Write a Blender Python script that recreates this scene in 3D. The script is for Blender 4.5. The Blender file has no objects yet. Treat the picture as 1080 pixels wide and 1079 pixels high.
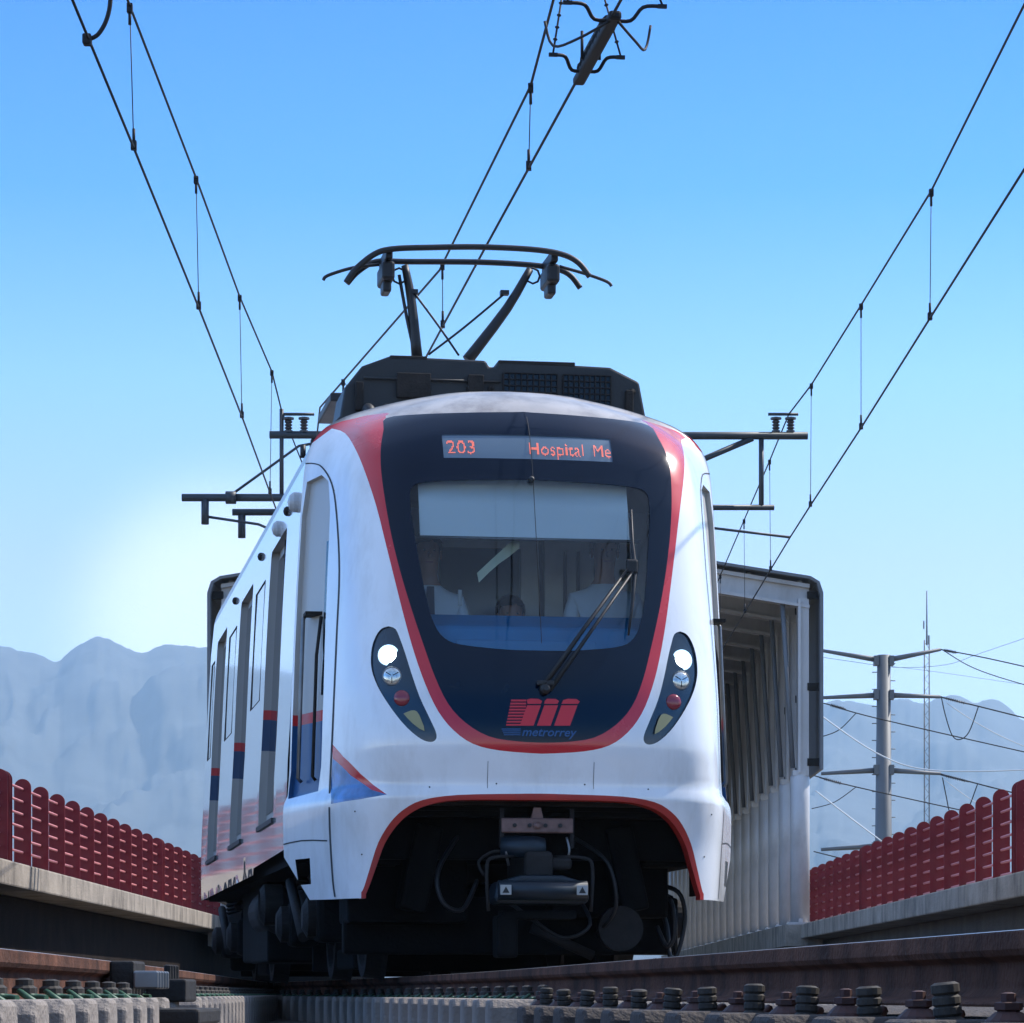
import bpy, bmesh, math, random
from mathutils import Vector, Matrix, noise
from mathutils.geometry import delaunay_2d_cdt
random.seed(7)
R = math.radians
scn = bpy.context.scene
COL = scn.collection

# ---------------------------------------------------------------- camera, light, exposure
F = 3400.0; CX = 540.0; HY = 1048.0          # focal length, principal column, horizon row (photo pixels)
cam_d = bpy.data.cameras.new('camera'); cam = bpy.data.objects.new('camera', cam_d); COL.objects.link(cam)
cam.location = (0, 0, 0); cam.rotation_euler = (R(90), 0, 0)
cam_d.sensor_width = 36; cam_d.lens = 36*F/1080; cam_d.shift_y = (HY-539.5)/1080
cam_d.clip_start = 0.1; cam_d.clip_end = 40000
scn.camera = cam
SUN_EL, SUN_AZ = 47, 66        # azimuth clockwise from +Y
w = bpy.data.worlds.new('World'); scn.world = w; w.use_nodes = True
nt = w.node_tree; N = nt.nodes; L = nt.links; N.clear()
sky = N.new('ShaderNodeTexSky'); sky.sky_type = 'NISHITA'; sky.sun_disc = False
sky.sun_elevation = R(SUN_EL); sky.sun_rotation = R(SUN_AZ); sky.altitude = 500
sky.air_density = 1.0; sky.dust_density = 0.4; sky.ozone_density = 3.5
# deep blue higher up in view; unseen sky above brightened as added fill
tc = N.new('ShaderNodeTexCoord'); sx = N.new('ShaderNodeSeparateXYZ'); L.new(tc.outputs['Generated'], sx.inputs[0])
rp = N.new('ShaderNodeValToRGB'); L.new(sx.outputs['Z'], rp.inputs[0])
e = rp.color_ramp.elements
K = 2.5                                       # the ramp holds tint / K
stops = [(0.0, (1.8, 1.70, 1.65)), (0.131, (1.22, 1.14, 1.32)), (0.187, (0.76, 1.12, 1.42)), (0.242, (0.14, 0.76, 1.36)), (0.295, (0.0, 0.58, 1.30)), (0.42, (1.0, 1.3, 1.5)), (0.65, (2.75, 2.2, 1.85)), (1.0, (2.9, 2.2, 1.85))]
for i, (p_, c_) in enumerate(stops):
    q = e[0] if i == 0 else (e[len(e)-1] if i == len(stops)-1 else e.new(p_)); q.position = p_; q.color = (*[v/K for v in c_], 1)
mx = N.new('ShaderNodeMix'); mx.data_type = 'RGBA'; mx.blend_type = 'MULTIPLY'; mx.inputs[0].default_value = 1
L.new(sky.outputs[0], mx.inputs[6]); L.new(rp.outputs[0], mx.inputs[7])
sc_ = N.new('ShaderNodeVectorMath'); sc_.operation = 'SCALE'; sc_.inputs['Scale'].default_value = K; L.new(mx.outputs[2], sc_.inputs[0])
mr_ = N.new('ShaderNodeMapRange'); L.new(sx.outputs['X'], mr_.inputs[0]); mr_.inputs[1].default_value = -0.15; mr_.inputs[2].default_value = -0.8; mr_.inputs[3].default_value = 1.0; mr_.inputs[4].default_value = 2.0
s2_ = N.new('ShaderNodeVectorMath'); s2_.operation = 'SCALE'; L.new(sc_.outputs[0], s2_.inputs[0]); L.new(mr_.outputs[0], s2_.inputs['Scale'])
# milky glow low in the hazy sky on the left
g0 = Vector(((235-540)/3400, 1, (1048-665)/3400)).normalized()
dt = N.new('ShaderNodeVectorMath'); dt.operation = 'DOT_PRODUCT'; L.new(tc.outputs['Generated'], dt.inputs[0]); dt.inputs[1].default_value = g0
gr = N.new('ShaderNodeMapRange'); gr.interpolation_type = 'SMOOTHERSTEP'; L.new(dt.outputs['Value'], gr.inputs[0]); gr.inputs[1].default_value = math.cos(R(3.6)); gr.inputs[2].default_value = 1.0; gr.inputs[3].default_value = 0; gr.inputs[4].default_value = 1
ga = N.new('ShaderNodeVectorMath'); ga.operation = 'MULTIPLY_ADD'; L.new(gr.outputs[0], ga.inputs[0]); ga.inputs[1].default_value = (2.0, 1.6, 1.0); L.new(s2_.outputs[0], ga.inputs[2])
gr2 = N.new('ShaderNodeMapRange'); gr2.interpolation_type = 'SMOOTHERSTEP'; L.new(dt.outputs['Value'], gr2.inputs[0]); gr2.inputs[1].default_value = math.cos(R(3.0)); gr2.inputs[2].default_value = 1.0; gr2.inputs[3].default_value = 0; gr2.inputs[4].default_value = 1
gb = N.new('ShaderNodeVectorMath'); gb.operation = 'MULTIPLY_ADD'; L.new(gr2.outputs[0], gb.inputs[0]); gb.inputs[1].default_value = (1.7, 1.5, 0.9); L.new(ga.outputs[0], gb.inputs[2])
bg = N.new('ShaderNodeBackground'); L.new(gb.outputs[0], bg.inputs[0]); bg.inputs[1].default_value = 0.13
wo = N.new('ShaderNodeOutputWorld'); L.new(bg.outputs[0], wo.inputs[0])
sd = bpy.data.lights.new('sun', 'SUN'); sun = bpy.data.objects.new('sun', sd); COL.objects.link(sun)
sd.energy = 5.0; sd.angle = R(0.53); sd.color = (1, 0.95, 0.88)
sv = Vector((math.sin(R(SUN_AZ))*math.cos(R(SUN_EL)), math.cos(R(SUN_AZ))*math.cos(R(SUN_EL)), math.sin(R(SUN_EL))))
sun.rotation_euler = sv.to_track_quat('Z', 'Y').to_euler()
vs = scn.view_settings; vs.view_transform = 'Standard'; vs.look = 'None'; vs.exposure = 0.45; vs.gamma = 1
scn.render.engine = 'CYCLES'
scn.cycles.max_bounces = 8; scn.cycles.transparent_max_bounces = 12

# ---------------------------------------------------------------- helpers
def mat(name, col, rough=0.6, metal=0.0, var=0.0, vscale=6.0, bump=0.0, bscale=40.0, coat=0.0, emit=None, estr=0.0, dirt=None, dscale=3.0, damt=0.5, spec=0.5):
    m = bpy.data.materials.new(name); m.use_nodes = True
    t = m.node_tree; b = t.nodes['Principled BSDF']
    b.inputs['Base Color'].default_value = (*col, 1); b.inputs['Roughness'].default_value = rough
    b.inputs['Metallic'].default_value = metal; b.inputs['Coat Weight'].default_value = coat
    b.inputs['Coat Roughness'].default_value = 0.06; b.inputs['Specular IOR Level'].default_value = spec
    if emit: b.inputs['Emission Color'].default_value = (*emit, 1); b.inputs['Emission Strength'].default_value = estr
    tc = t.nodes.new('ShaderNodeTexCoord')
    src = None
    if var > 0 or dirt:
        n = t.nodes.new('ShaderNodeTexNoise'); n.inputs['Scale'].default_value = vscale; n.inputs['Detail'].default_value = 6
        t.links.new(tc.outputs['Object'], n.inputs['Vector'])
        r = t.nodes.new('ShaderNodeValToRGB'); t.links.new(n.outputs['Fac'], r.inputs[0])
        r.color_ramp.elements[0].position = 0.3; r.color_ramp.elements[1].position = 0.7
        r.color_ramp.elements[0].color = (*[max(0, c*(1-var)) for c in col], 1)
        r.color_ramp.elements[1].color = (*[min(1, c*(1+var)) for c in col], 1)
        src = r.outputs[0]
        if dirt:
            n2 = t.nodes.new('ShaderNodeTexNoise'); n2.inputs['Scale'].default_value = dscale; n2.inputs['Detail'].default_value = 9; n2.inputs['Roughness'].default_value = 0.65
            mp = t.nodes.new('ShaderNodeMapping'); mp.inputs['Scale'].default_value = (1, 1, 0.35); mp.inputs['Location'].default_value = (3.1, 7.7, 1.3)
            t.links.new(tc.outputs['Object'], mp.inputs[0]); t.links.new(mp.outputs[0], n2.inputs['Vector'])
            r2 = t.nodes.new('ShaderNodeValToRGB'); t.links.new(n2.outputs['Fac'], r2.inputs[0])
            r2.color_ramp.elements[0].position = 0.48; r2.color_ramp.elements[1].position = 0.72
            r2.color_ramp.elements[0].color = (0, 0, 0, 1); r2.color_ramp.elements[1].color = (damt, damt, damt, 1)
            mi = t.nodes.new('ShaderNodeMix'); mi.data_type = 'RGBA'
            t.links.new(r2.outputs[0], mi.inputs[0]); t.links.new(src, mi.inputs[6]); mi.inputs[7].default_value = (*dirt, 1)
            src = mi.outputs[2]
        t.links.new(src, b.inputs['Base Color'])
        mr = t.nodes.new('ShaderNodeMapRange'); t.links.new(n.outputs['Fac'], mr.inputs[0])
        mr.inputs[3].default_value = max(0.02, rough-0.08); mr.inputs[4].default_value = min(1, rough+0.08)
        t.links.new(mr.outputs[0], b.inputs['Roughness'])
    if bump > 0:
        n = t.nodes.new('ShaderNodeTexNoise'); n.inputs['Scale'].default_value = bscale; n.inputs['Detail'].default_value = 8
        t.links.new(tc.outputs['Object'], n.inputs['Vector'])
        bp = t.nodes.new('ShaderNodeBump'); bp.inputs['Strength'].default_value = bump; bp.inputs['Distance'].default_value = 0.02
        t.links.new(n.outputs['Fac'], bp.inputs['Height']); t.links.new(bp.outputs[0], b.inputs['Normal'])
    return m

def zones(name, stops, rough=0.35, coat=0.3):
    """paint whose colour changes in level bands up the panel (object Z)"""
    m = mat(name, stops[0][1], rough, coat=coat); t = m.node_tree; b = t.nodes['Principled BSDF']
    tc = t.nodes.new('ShaderNodeTexCoord'); s = t.nodes.new('ShaderNodeSeparateXYZ'); t.links.new(tc.outputs['Object'], s.inputs[0])
    mr = t.nodes.new('ShaderNodeMapRange'); mr.inputs[1].default_value = 0; mr.inputs[2].default_value = 4
    t.links.new(s.outputs['Z'], mr.inputs[0]); r = t.nodes.new('ShaderNodeValToRGB'); t.links.new(mr.outputs[0], r.inputs[0])
    r.color_ramp.interpolation = 'CONSTANT'; el = r.color_ramp.elements
    el[0].position = 0; el[0].color = (*stops[0][1], 1); el[1].position = stops[1][0]/4; el[1].color = (*stops[1][1], 1)
    for z, c in stops[2:]:
        q = el.new(z/4); q.color = (*c, 1)
    t.links.new(r.outputs[0], b.inputs['Base Color'])
    return m

M = {}
M['white'] = mat('white_paint', (0.76, 0.78, 0.80), 0.22, coat=0.6, var=0.04, vscale=3, dirt=(0.40, 0.37, 0.33), dscale=3.2, damt=0.42)
M['side_white'] = mat('side_white_paint', (0.78, 0.80, 0.82), 0.12, coat=1.0, var=0.03, vscale=2, bump=0.02, bscale=1.6)
M['roofgrey'] = mat('roof_paint', (0.36, 0.335, 0.315), 0.36, var=0.15, vscale=5, dirt=(0.13, 0.11, 0.10), dscale=5, damt=0.8, coat=0.25)
M['red'] = mat('red_paint', (0.50, 0.012, 0.022), 0.25, coat=0.5, var=0.06, vscale=4)
M['arch_red'] = mat('arch_red_trim', (0.36, 0.022, 0.016), 0.45, var=0.15)
M['mask'] = mat('black_glass_mask', (0.0005, 0.006, 0.018), 0.10, coat=0.12, var=0.05, spec=0.25)
M['blue'] = mat('blue_paint', (0.02, 0.12, 0.32), 0.3, coat=0.4)
M['logo_red'] = mat('logo_red', (0.55, 0.015, 0.03), 0.4)
M['logo_blue'] = mat('logo_blue', (0.012, 0.07, 0.20), 0.4)
M['black'] = mat('black_rubber', (0.008, 0.009, 0.011), 0.55, var=0.3)
M['under'] = mat('underframe_paint', (0.004, 0.004, 0.004), 0.85, spec=0.15, var=0.4, vscale=5, bump=0.3)
M['undergrey'] = mat('dusty_steel', (0.016, 0.014, 0.013), 0.75, metal=0.0, spec=0.3, var=0.4, vscale=8, bump=0.3)
M['equip'] = mat('roof_equipment_paint', (0.007, 0.009, 0.012), 0.5, var=0.3, vscale=5, bump=0.1)
M['panto'] = mat('pantograph_steel', (0.010, 0.011, 0.014), 0.5, metal=0.1, var=0.3)
M['seam'] = mat('panel_gap', (0.03, 0.032, 0.036), 0.7)
M['copperpink'] = mat('copper_plate', (0.16, 0.095, 0.085), 0.45, metal=0.3, var=0.3, vscale=20)
M['coupler'] = mat('coupler_paint', (0.006, 0.014, 0.022), 0.45, metal=0.2, var=0.3)
M['steel'] = mat('bare_steel', (0.18, 0.18, 0.18), 0.4, metal=0.8, var=0.3)
M['warn'] = mat('warning_label', (0.32, 0.33, 0.32), 0.5)
M['silver'] = mat('lamp_reflector', (0.6, 0.62, 0.6), 0.2, metal=0.8, var=0.2, vscale=60)
M['lamp_halo'] = mat('lit_lamp_reflector', (0.8, 0.85, 0.9), 0.2, metal=0.5, emit=(0.50, 0.80, 1.0), estr=1.1)
M['lamp_on'] = mat('lit_headlamp', (1, 1, 1), 0.3, emit=(0.86, 0.97, 1.0), estr=14)
M['lamp_red'] = mat('red_lens', (0.22, 0.02, 0.035), 0.2, coat=0.5)
M['lamp_yel'] = mat('amber_lens', (0.30, 0.26, 0.10), 0.25, coat=0.5)
M['housing'] = mat('headlamp_housing', (0.012, 0.022, 0.035), 0.15, coat=0.6)
M['dispbg'] = mat('display_glass', (0.10, 0.15, 0.20), 0.25, coat=0.4)
M['led'] = mat('led_orange', (0.6, 0.1, 0.05), 0.5, emit=(1.0, 0.20, 0.13), estr=0.62)
M['dash'] = mat('blue_dashboard', (0.005, 0.20, 0.45), 0.5, var=0.1)
M['dash2'] = mat('pale_blue_dashboard_panel', (0.03, 0.24, 0.50), 0.5)
M['blind'] = mat('white_blind', (0.88, 0.92, 0.92), 0.7, emit=None)
M['cabwall'] = mat('cab_lining', (0.82, 0.84, 0.84), 0.6, var=0.1)
M['cabdark'] = mat('cab_door_window', (0.02, 0.045, 0.08), 0.2)
M['skin'] = mat('skin', (0.35, 0.17, 0.11), 0.5)
M['shirt'] = mat('white_shirt', (0.65, 0.68, 0.70), 0.8)
M['trousers'] = mat('dark_trousers', (0.02, 0.025, 0.05), 0.8)
M['hair'] = mat('black_hair', (0.01, 0.008, 0.007), 0.6)
M['eye'] = mat('dark_eye', (0.01, 0.01, 0.01), 0.2)
M['reflection_tint'] = mat('reflection_yellow', (0.62, 0.62, 0.42), 0.7)
M['grille'] = mat('grille_mesh', (0.02, 0.025, 0.03), 0.5, metal=0.4)
DOORG = (0.34, 0.335, 0.325)
M['door'] = zones('passenger_door_livery', [(0, DOORG), (1.47, (0.015, 0.055, 0.14)), (1.68, (0.50, 0.03, 0.035)), (1.75, DOORG)], rough=0.45, coat=0.1)
M['cabdoor'] = zones('cab_door_livery', [(0, (0.012, 0.075, 0.20)), (1.46, (0.5, 0.03, 0.035)), (1.53, (0.42, 0.41, 0.39))], rough=0.45, coat=0.15)
M['conc'] = mat('weathered_concrete', (0.29, 0.25, 0.205), 0.9, var=0.22, vscale=2.5, bump=0.6, bscale=25, dirt=(0.07, 0.06, 0.05), dscale=2.6, damt=0.9, spec=0.2)
M['sleeper'] = mat('sleeper_concrete', (0.22, 0.19, 0.165), 0.85, var=0.2, vscale=9, bump=0.5, bscale=60, dirt=(0.13, 0.10, 0.08), dscale=9, damt=0.6)
M['darksleeper'] = mat('oily_sleeper', (0.05, 0.04, 0.035), 0.9, var=0.4, vscale=9, bump=0.6, bscale=60)
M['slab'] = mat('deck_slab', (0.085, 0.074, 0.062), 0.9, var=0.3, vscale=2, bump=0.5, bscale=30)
M['stem'] = mat('shade_dark_wall', (0.016, 0.011, 0.009), 0.95, spec=0.1, var=0.5, vscale=2, bump=0.5, bscale=20)  # shade beneath the left coping is put into this near-black colour
M['rust'] = mat('rail_rust', (0.10, 0.046, 0.030), 0.9, var=0.5, vscale=5, bump=0.4, bscale=70, spec=0.12, dirt=(0.02, 0.014, 0.012), dscale=6, damt=0.8)
M['railtop'] = mat('polished_rail', (0.52, 0.45, 0.40), 0.3, metal=0.9, var=0.1)
M['clip'] = mat('rusty_clip', (0.045, 0.014, 0.010), 0.65, var=0.4, vscale=50)
M['bolt'] = mat('greasy_bolt', (0.036, 0.031, 0.026), 0.7, metal=0.0, spec=0.3, var=0.4, vscale=60)
M['green'] = mat('green_clip', (0.025, 0.085, 0.045), 0.5, var=0.3, vscale=50)
M['fence'] = mat('oxblood_fence_paint', (0.155, 0.005, 0.011), 0.55, var=0.22, vscale=2, spec=0.25, dirt=(0.22, 0.06, 0.05), dscale=1.5, damt=0.5)
M['fencerail'] = mat('sunlit_rail_pink', (0.50, 0.17, 0.17), 0.42, var=0.1, vscale=3)  # oxblood lightened to pink: sunlight on the rails put into the colour
M['portal'] = mat('canopy_white_steel', (0.46, 0.455, 0.46), 0.33, var=0.12, vscale=0.8, dirt=(0.20, 0.18, 0.17), dscale=1.2, damt=0.6)
M['roofsheet'] = mat('canopy_sheeting', (0.20, 0.19, 0.18), 0.55, var=0.15)
M['clad'] = mat('grey_cladding', (0.13, 0.14, 0.155), 0.6, var=0.1)
M['wire'] = mat('wire_dark', (0.008, 0.009, 0.012), 0.6, spec=0.3)
M['tubeg'] = mat('mast_paint', (0.028, 0.036, 0.045), 0.5, metal=0.2, var=0.2)
M['insul'] = mat('grey_insulator', (0.05, 0.05, 0.055), 0.35)
M['pylon'] = mat('galvanised_steel', (0.12, 0.125, 0.13), 0.6, metal=0.3, var=0.12, vscale=1)
M['palewire'] = mat('pale_cable', (0.55, 0.58, 0.6), 0.5)
M['mount'] = mat('mountain_rock', (0.055, 0.062, 0.060), 0.95, var=0.4, vscale=0.015)
M['earth'] = mat('earth', (0.16, 0.15, 0.11), 0.95, var=0.4, vscale=0.01)
def glassmat(name, tint, refl=0.8):
    m = bpy.data.materials.new(name); m.use_nodes = True; t = m.node_tree; t.nodes.clear()
    tr = t.nodes.new('ShaderNodeBsdfTransparent'); tr.inputs[0].default_value = (*tint, 1)
    gl = t.nodes.new('ShaderNodeBsdfGlossy'); gl.inputs['Roughness'].default_value = 0.02; gl.inputs[0].default_value = (refl, refl, refl, 1)
    fr = t.nodes.new('ShaderNodeFresnel'); fr.inputs[0].default_value = 1.6
    mx = t.nodes.new('ShaderNodeMixShader'); t.links.new(fr.outputs[0], mx.inputs[0]); t.links.new(tr.outputs[0], mx.inputs[1]); t.links.new(gl.outputs[0], mx.inputs[2])
    o = t.nodes.new('ShaderNodeOutputMaterial'); t.links.new(mx.outputs[0], o.inputs[0]); return m
M['glass'] = glassmat('windscreen_glass', (0.84, 0.92, 0.95))
M['sideglass'] = mat('dark_side_glass', (0.012, 0.018, 0.026), 0.05, coat=0.5)
M['side_white'].node_tree.nodes['Principled BSDF'].inputs['Coat IOR'].default_value = 2.0
M['dome'] = mat('grey_lamp_dome', (0.40, 0.41, 0.42), 0.35, coat=0.3)
M['filmglass'] = mat('mirror_film_glass', (0.50, 0.53, 0.56), 0.06, metal=0.55, coat=0.6)

def link(name, me, m=None, parent=None, smooth=False):
    o = bpy.data.objects.new(name, me); COL.objects.link(o)
    if m is not None:
        for mm in (m if isinstance(m, (list, tuple)) else [m]): me.materials.append(mm)
    if parent is not None: o.parent = parent
    if smooth:
        for p in me.polygons: p.use_smooth = True
    return o

class MB:
    def __init__(s): s.v = []; s.f = []; s.sm = []; s.mi = []; s.m = 0
    def add(s, vs, fs, smooth=False):
        b = len(s.v); s.v += [tuple(q) for q in vs]
        for f in fs: s.f.append([i+b for i in f]); s.sm.append(smooth); s.mi.append(s.m)
        return s
    def box(s, c, d, rot=None, bev=0.0):
        hx, hy, hz = d[0]/2, d[1]/2, d[2]/2
        if bev > 0:
            bm = bmesh.new(); bmesh.ops.create_cube(bm, size=1)
            for v in bm.verts: v.co = Vector((v.co.x*d[0], v.co.y*d[1], v.co.z*d[2]))
            bmesh.ops.bevel(bm, geom=bm.edges[:], offset=bev, segments=2, affect='EDGES', profile=0.5)
            bm.verts.index_update()
            vs = [v.co.copy() for v in bm.verts]; fs = [[v.index for v in f.verts] for f in bm.faces]; bm.free()
        else:
            vs = [Vector((x, y, z)) for x in (-hx, hx) for y in (-hy, hy) for z in (-hz, hz)]
            fs = [(0, 1, 3, 2), (4, 6, 7, 5), (0, 4, 5, 1), (2, 3, 7, 6), (0, 2, 6, 4), (1, 5, 7, 3)]
        if rot is not None: vs = [rot @ q for q in vs]
        c = Vector(c); return s.add([q+c for q in vs], fs)
    def tube(s, pts, r, n=8, caps=True):
        pts = [Vector(p) for p in pts]; rs = r if isinstance(r, (list, tuple)) else [r]*len(pts)
        vs = []; up = None
        for i, p in enumerate(pts):
            d = (pts[min(i+1, len(pts)-1)]-pts[max(i-1, 0)]).normalized()
            if up is None: up = Vector((0, 0, 1)) if abs(d.z) < 0.9 else Vector((0, 1, 0))
            a = d.cross(up).normalized(); b = a.cross(d).normalized(); up = b
            for k in range(n):
                t = 2*math.pi*k/n; vs.append(p+(a*math.cos(t)+b*math.sin(t))*rs[i])
        fs = []
        for i in range(len(pts)-1):
            for k in range(n): fs.append((i*n+k, i*n+(k+1) % n, (i+1)*n+(k+1) % n, (i+1)*n+k))
        s.add(vs, fs, True)
        if caps:
            b = len(s.v)-len(vs); s.f.append([b+k for k in range(n)][::-1]); s.sm.append(False); s.mi.append(s.m)
            s.f.append([b+(len(pts)-1)*n+k for k in range(n)]); s.sm.append(False); s.mi.append(s.m)
        return s
    def lathe(s, prof, c, axis=(0, 0, 1), n=24):
        q = Vector(axis).normalized().to_track_quat('Z', 'Y'); c = Vector(c); vs = []; fs = []
        for r_, z in prof:
            for k in range(n):
                t = 2*math.pi*k/n; vs.append(c+q @ Vector((r_*math.cos(t), r_*math.sin(t), z)))
        for i in range(len(prof)-1):
            for k in range(n): fs.append((i*n+k, i*n+(k+1) % n, (i+1)*n+(k+1) % n, (i+1)*n+k))
        fs.append([k for k in range(n)][::-1]); fs.append([(len(prof)-1)*n+k for k in range(n)])
        return s.add(vs, fs, False)
    def prism(s, outline, fn0, fn1, smooth=False):
        """outline 2D -> fn(u,v) gives both faces"""
        n = len(outline); vs = [fn0(*p) for p in outline]+[fn1(*p) for p in outline]
        fs = [list(range(n))[::-1], [n+i for i in range(n)]]+[(i, (i+1) % n, n+(i+1) % n, n+i) for i in range(n)]
        return s.add(vs, fs, smooth)
    def loft(s, rings, close=True, caps=True, smooth=False):
        n = len(rings[0]); vs = [p for r_ in rings for p in r_]; fs = []
        for i in range(len(rings)-1):
            for k in range(n if close else n-1): fs.append((i*n+k, i*n+(k+1) % n, (i+1)*n+(k+1) % n, (i+1)*n+k))
        s.add(vs, fs, smooth)
        if caps and close:
            b = len(s.v)-len(vs)
            for q in ([b+k for k in range(n)][::-1], [b+(len(rings)-1)*n+k for k in range(n)]): s.f.append(q); s.sm.append(False); s.mi.append(s.m)
        return s
    def build(s, name, m, parent=None, bev=0.0):
        me = bpy.data.meshes.new(name); me.from_pydata(s.v, [], s.f); 
        me.polygons.foreach_set('use_smooth', s.sm); me.polygons.foreach_set('material_index', s.mi)
        bm = bmesh.new(); bm.from_mesh(me); bmesh.ops.recalc_face_normals(bm, faces=bm.faces); bm.to_mesh(me); bm.free()
        me.update(); o = link(name, me, m, parent)
        if bev > 0:
            md = o.modifiers.new('edge', 'BEVEL'); md.width = bev; md.segments = 2; md.limit_method = 'ANGLE'; md.angle_limit = R(40)
        return o

def tag(o, label=None, cat=None, group=None, kind=None):
    if label: o['label'] = label
    if cat: o['category'] = cat
    if group: o['group'] = group
    if kind: o['kind'] = kind
    return o
def thing(name, loc, label, cat, rz=0, group=None):
    o = bpy.data.objects.new(name, None); COL.objects.link(o); o.location = loc; o.rotation_euler = (0, 0, rz); o.empty_display_size = 0.3
    return tag(o, label, cat, group)
def kids(o): return [c for c in bpy.data.objects if c.parent == o]
def copy_tree(o, parent=None):
    c = o.copy(); COL.objects.link(c)
    if parent is not None: c.parent = parent
    for k in kids(o): copy_tree(k, c)
    return c
def pchip(pts):
    xs = [p[0] for p in pts]; ys = [p[1] for p in pts]; n = len(xs)
    h = [xs[i+1]-xs[i] for i in range(n-1)]; dl = [(ys[i+1]-ys[i])/h[i] for i in range(n-1)]; m = [dl[0]]
    for i in range(1, n-1):
        if dl[i-1]*dl[i] <= 0: m.append(0)
        else:
            w1 = 2*h[i]+h[i-1]; w2 = h[i]+2*h[i-1]; m.append((w1+w2)/(w1/dl[i-1]+w2/dl[i]))
    m.append(dl[-1])
    def f(x):
        if x <= xs[0]: return ys[0]
        if x >= xs[-1]: return ys[-1]
        i = 0
        while x > xs[i+1]: i += 1
        t = (x-xs[i])/h[i]; t2 = t*t; t3 = t2*t
        return (2*t3-3*t2+1)*ys[i]+(t3-2*t2+t)*h[i]*m[i]+(-2*t3+3*t2)*ys[i+1]+(t3-t2)*h[i]*m[i+1]
    return f
def smoothline(pts, sub=4):
    """open Catmull-Rom through points"""
    out = []; n = len(pts)
    for i in range(n-1):
        p0 = Vector(pts[max(i-1, 0)]); p1 = Vector(pts[i]); p2 = Vector(pts[i+1]); p3 = Vector(pts[min(i+2, n-1)])
        for k in range(sub):
            t = k/sub; out.append(0.5*((2*p1)+(p2-p0)*t+(2*p0-5*p1+4*p2-p3)*t*t+(3*p1-p0-3*p2+p3)*t**3))
    out.append(Vector(pts[-1])); return out
def inpoly(x, y, P):
    c = False; j = len(P)-1
    for i in range(len(P)):
        xi, yi = P[i][0], P[i][1]; xj, yj = P[j][0], P[j][1]
        if (yi > y) != (yj > y) and x < (xj-xi)*(y-yi)/(yj-yi)+xi: c = not c
        j = i
    return c

# ---------------------------------------------------------------- setting: ground, deck, mountains
RAIL = 0.10                                  # rail head height (camera level is zero)
def sheet(name, x0, x1, y0, y1, z, m):
    me = bpy.data.meshes.new(name); me.from_pydata([(x0, y0, z), (x1, y0, z), (x1, y1, z), (x0, y1, z)], [], [(0, 1, 2, 3)])
    return tag(link(name, me, m), kind='structure')
sheet('ground', -16000, 16000, -2000, 16000, -9, M['earth'])
deck = MB().box((0, 70, -0.75), (13.4, 190, 1.1)).build('viaduct_deck', M['slab']); tag(deck, kind='structure')

def ridge_fn():
    L_ = [(-3400, 690), (-2600, 665), (-1900, 700), (-1400, 668), (-900, 690), (-500, 670), (-300, 676), (-120, 672), (0, 683), (20, 685), (45, 692), (60, 697), (75, 685), (100, 675), (120, 679), (150, 691), (180, 682), (215, 684), (300, 700), (420, 720), (560, 742), (700, 738), (860, 752), (870, 745), (886, 738), (909, 742), (923, 745), (945, 744), (963, 747), (980, 741), (1007, 736), (1028, 742), (1040, 739), (1058, 745), (1080, 761), (1200, 800), (1500, 770), (1900, 740), (2600, 700), (3600, 760)]
    return pchip(L_)
rf = ridge_fn(); me = bpy.data.meshes.new('mountains'); vs = []; fs = []; ny = 64
PX = [-3300+25*i for i in range(120)]+[-300+2.6*i for i in range(640)]+[1364+25*i for i in range(90)]; nx = len(PX)
for i in range(nx):
    px = PX[i]; D0 = 6200+500*math.sin(px/900.0)
    jag = 3.2*noise.fractal(Vector((px/26.0, 1.7, 0)), 0.8, 2.2, 5)
    H = (HY-rf(px)+jag)/F*D0
    for j in range(ny):
        t = j/(ny-1); d = 3600+(D0-3600)*t if t <= 1 else D0
        prof = t**1.5
        X = (px-CX)/F*d
        n1 = noise.fractal(Vector((X/500, d/500, 3.3)), 0.8, 2.1, 7)
        spur = 1-abs(noise.noise(Vector((X/260+n1*0.7, d/1500, 8))))*2+0.5*(1-abs(noise.noise(Vector((X/95+n1, d/500, 4))))*2)
        z = H*prof*(1+(n1*0.26+spur*0.20)*(1-t)**0.6*(1.0 if t < 1 else 0))-9*(1-t)
        vs.append((X, d, max(z, -12)))
    vs.append(((px-CX)/F*(D0+2500), D0+2500, -12))
nn = ny+1
for i in range(nx-1):
    for j in range(nn-1): fs.append((i*nn+j, (i+1)*nn+j, (i+1)*nn+j+1, i*nn+j+1))
me.from_pydata(vs, [], fs); mo = link('mountains', me, M['mount'], smooth=True); tag(mo, kind='structure')

# air: pale even haze from the camera to the mountains
hb = MB().box((0, 4500, 520), (17000, 11000, 1062)).build('haze', None) if False else None
hm = bpy.data.materials.new('haze_air'); hm.use_nodes = True; t = hm.node_tree; t.nodes.clear()
pv = t.nodes.new('ShaderNodeVolumePrincipled'); pv.inputs['Color'].default_value = (0.52, 0.77, 1.0, 1); pv.inputs['Density'].default_value = 1.35e-4; pv.inputs['Anisotropy'].default_value = 0.2
o_ = t.nodes.new('ShaderNodeOutputMaterial'); t.links.new(pv.outputs[0], o_.inputs['Volume'])
hz = MB().box((0, 6990, 410), (32100, 18100, 840)).build('haze', hm); tag(hz, kind='stuff')

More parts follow.
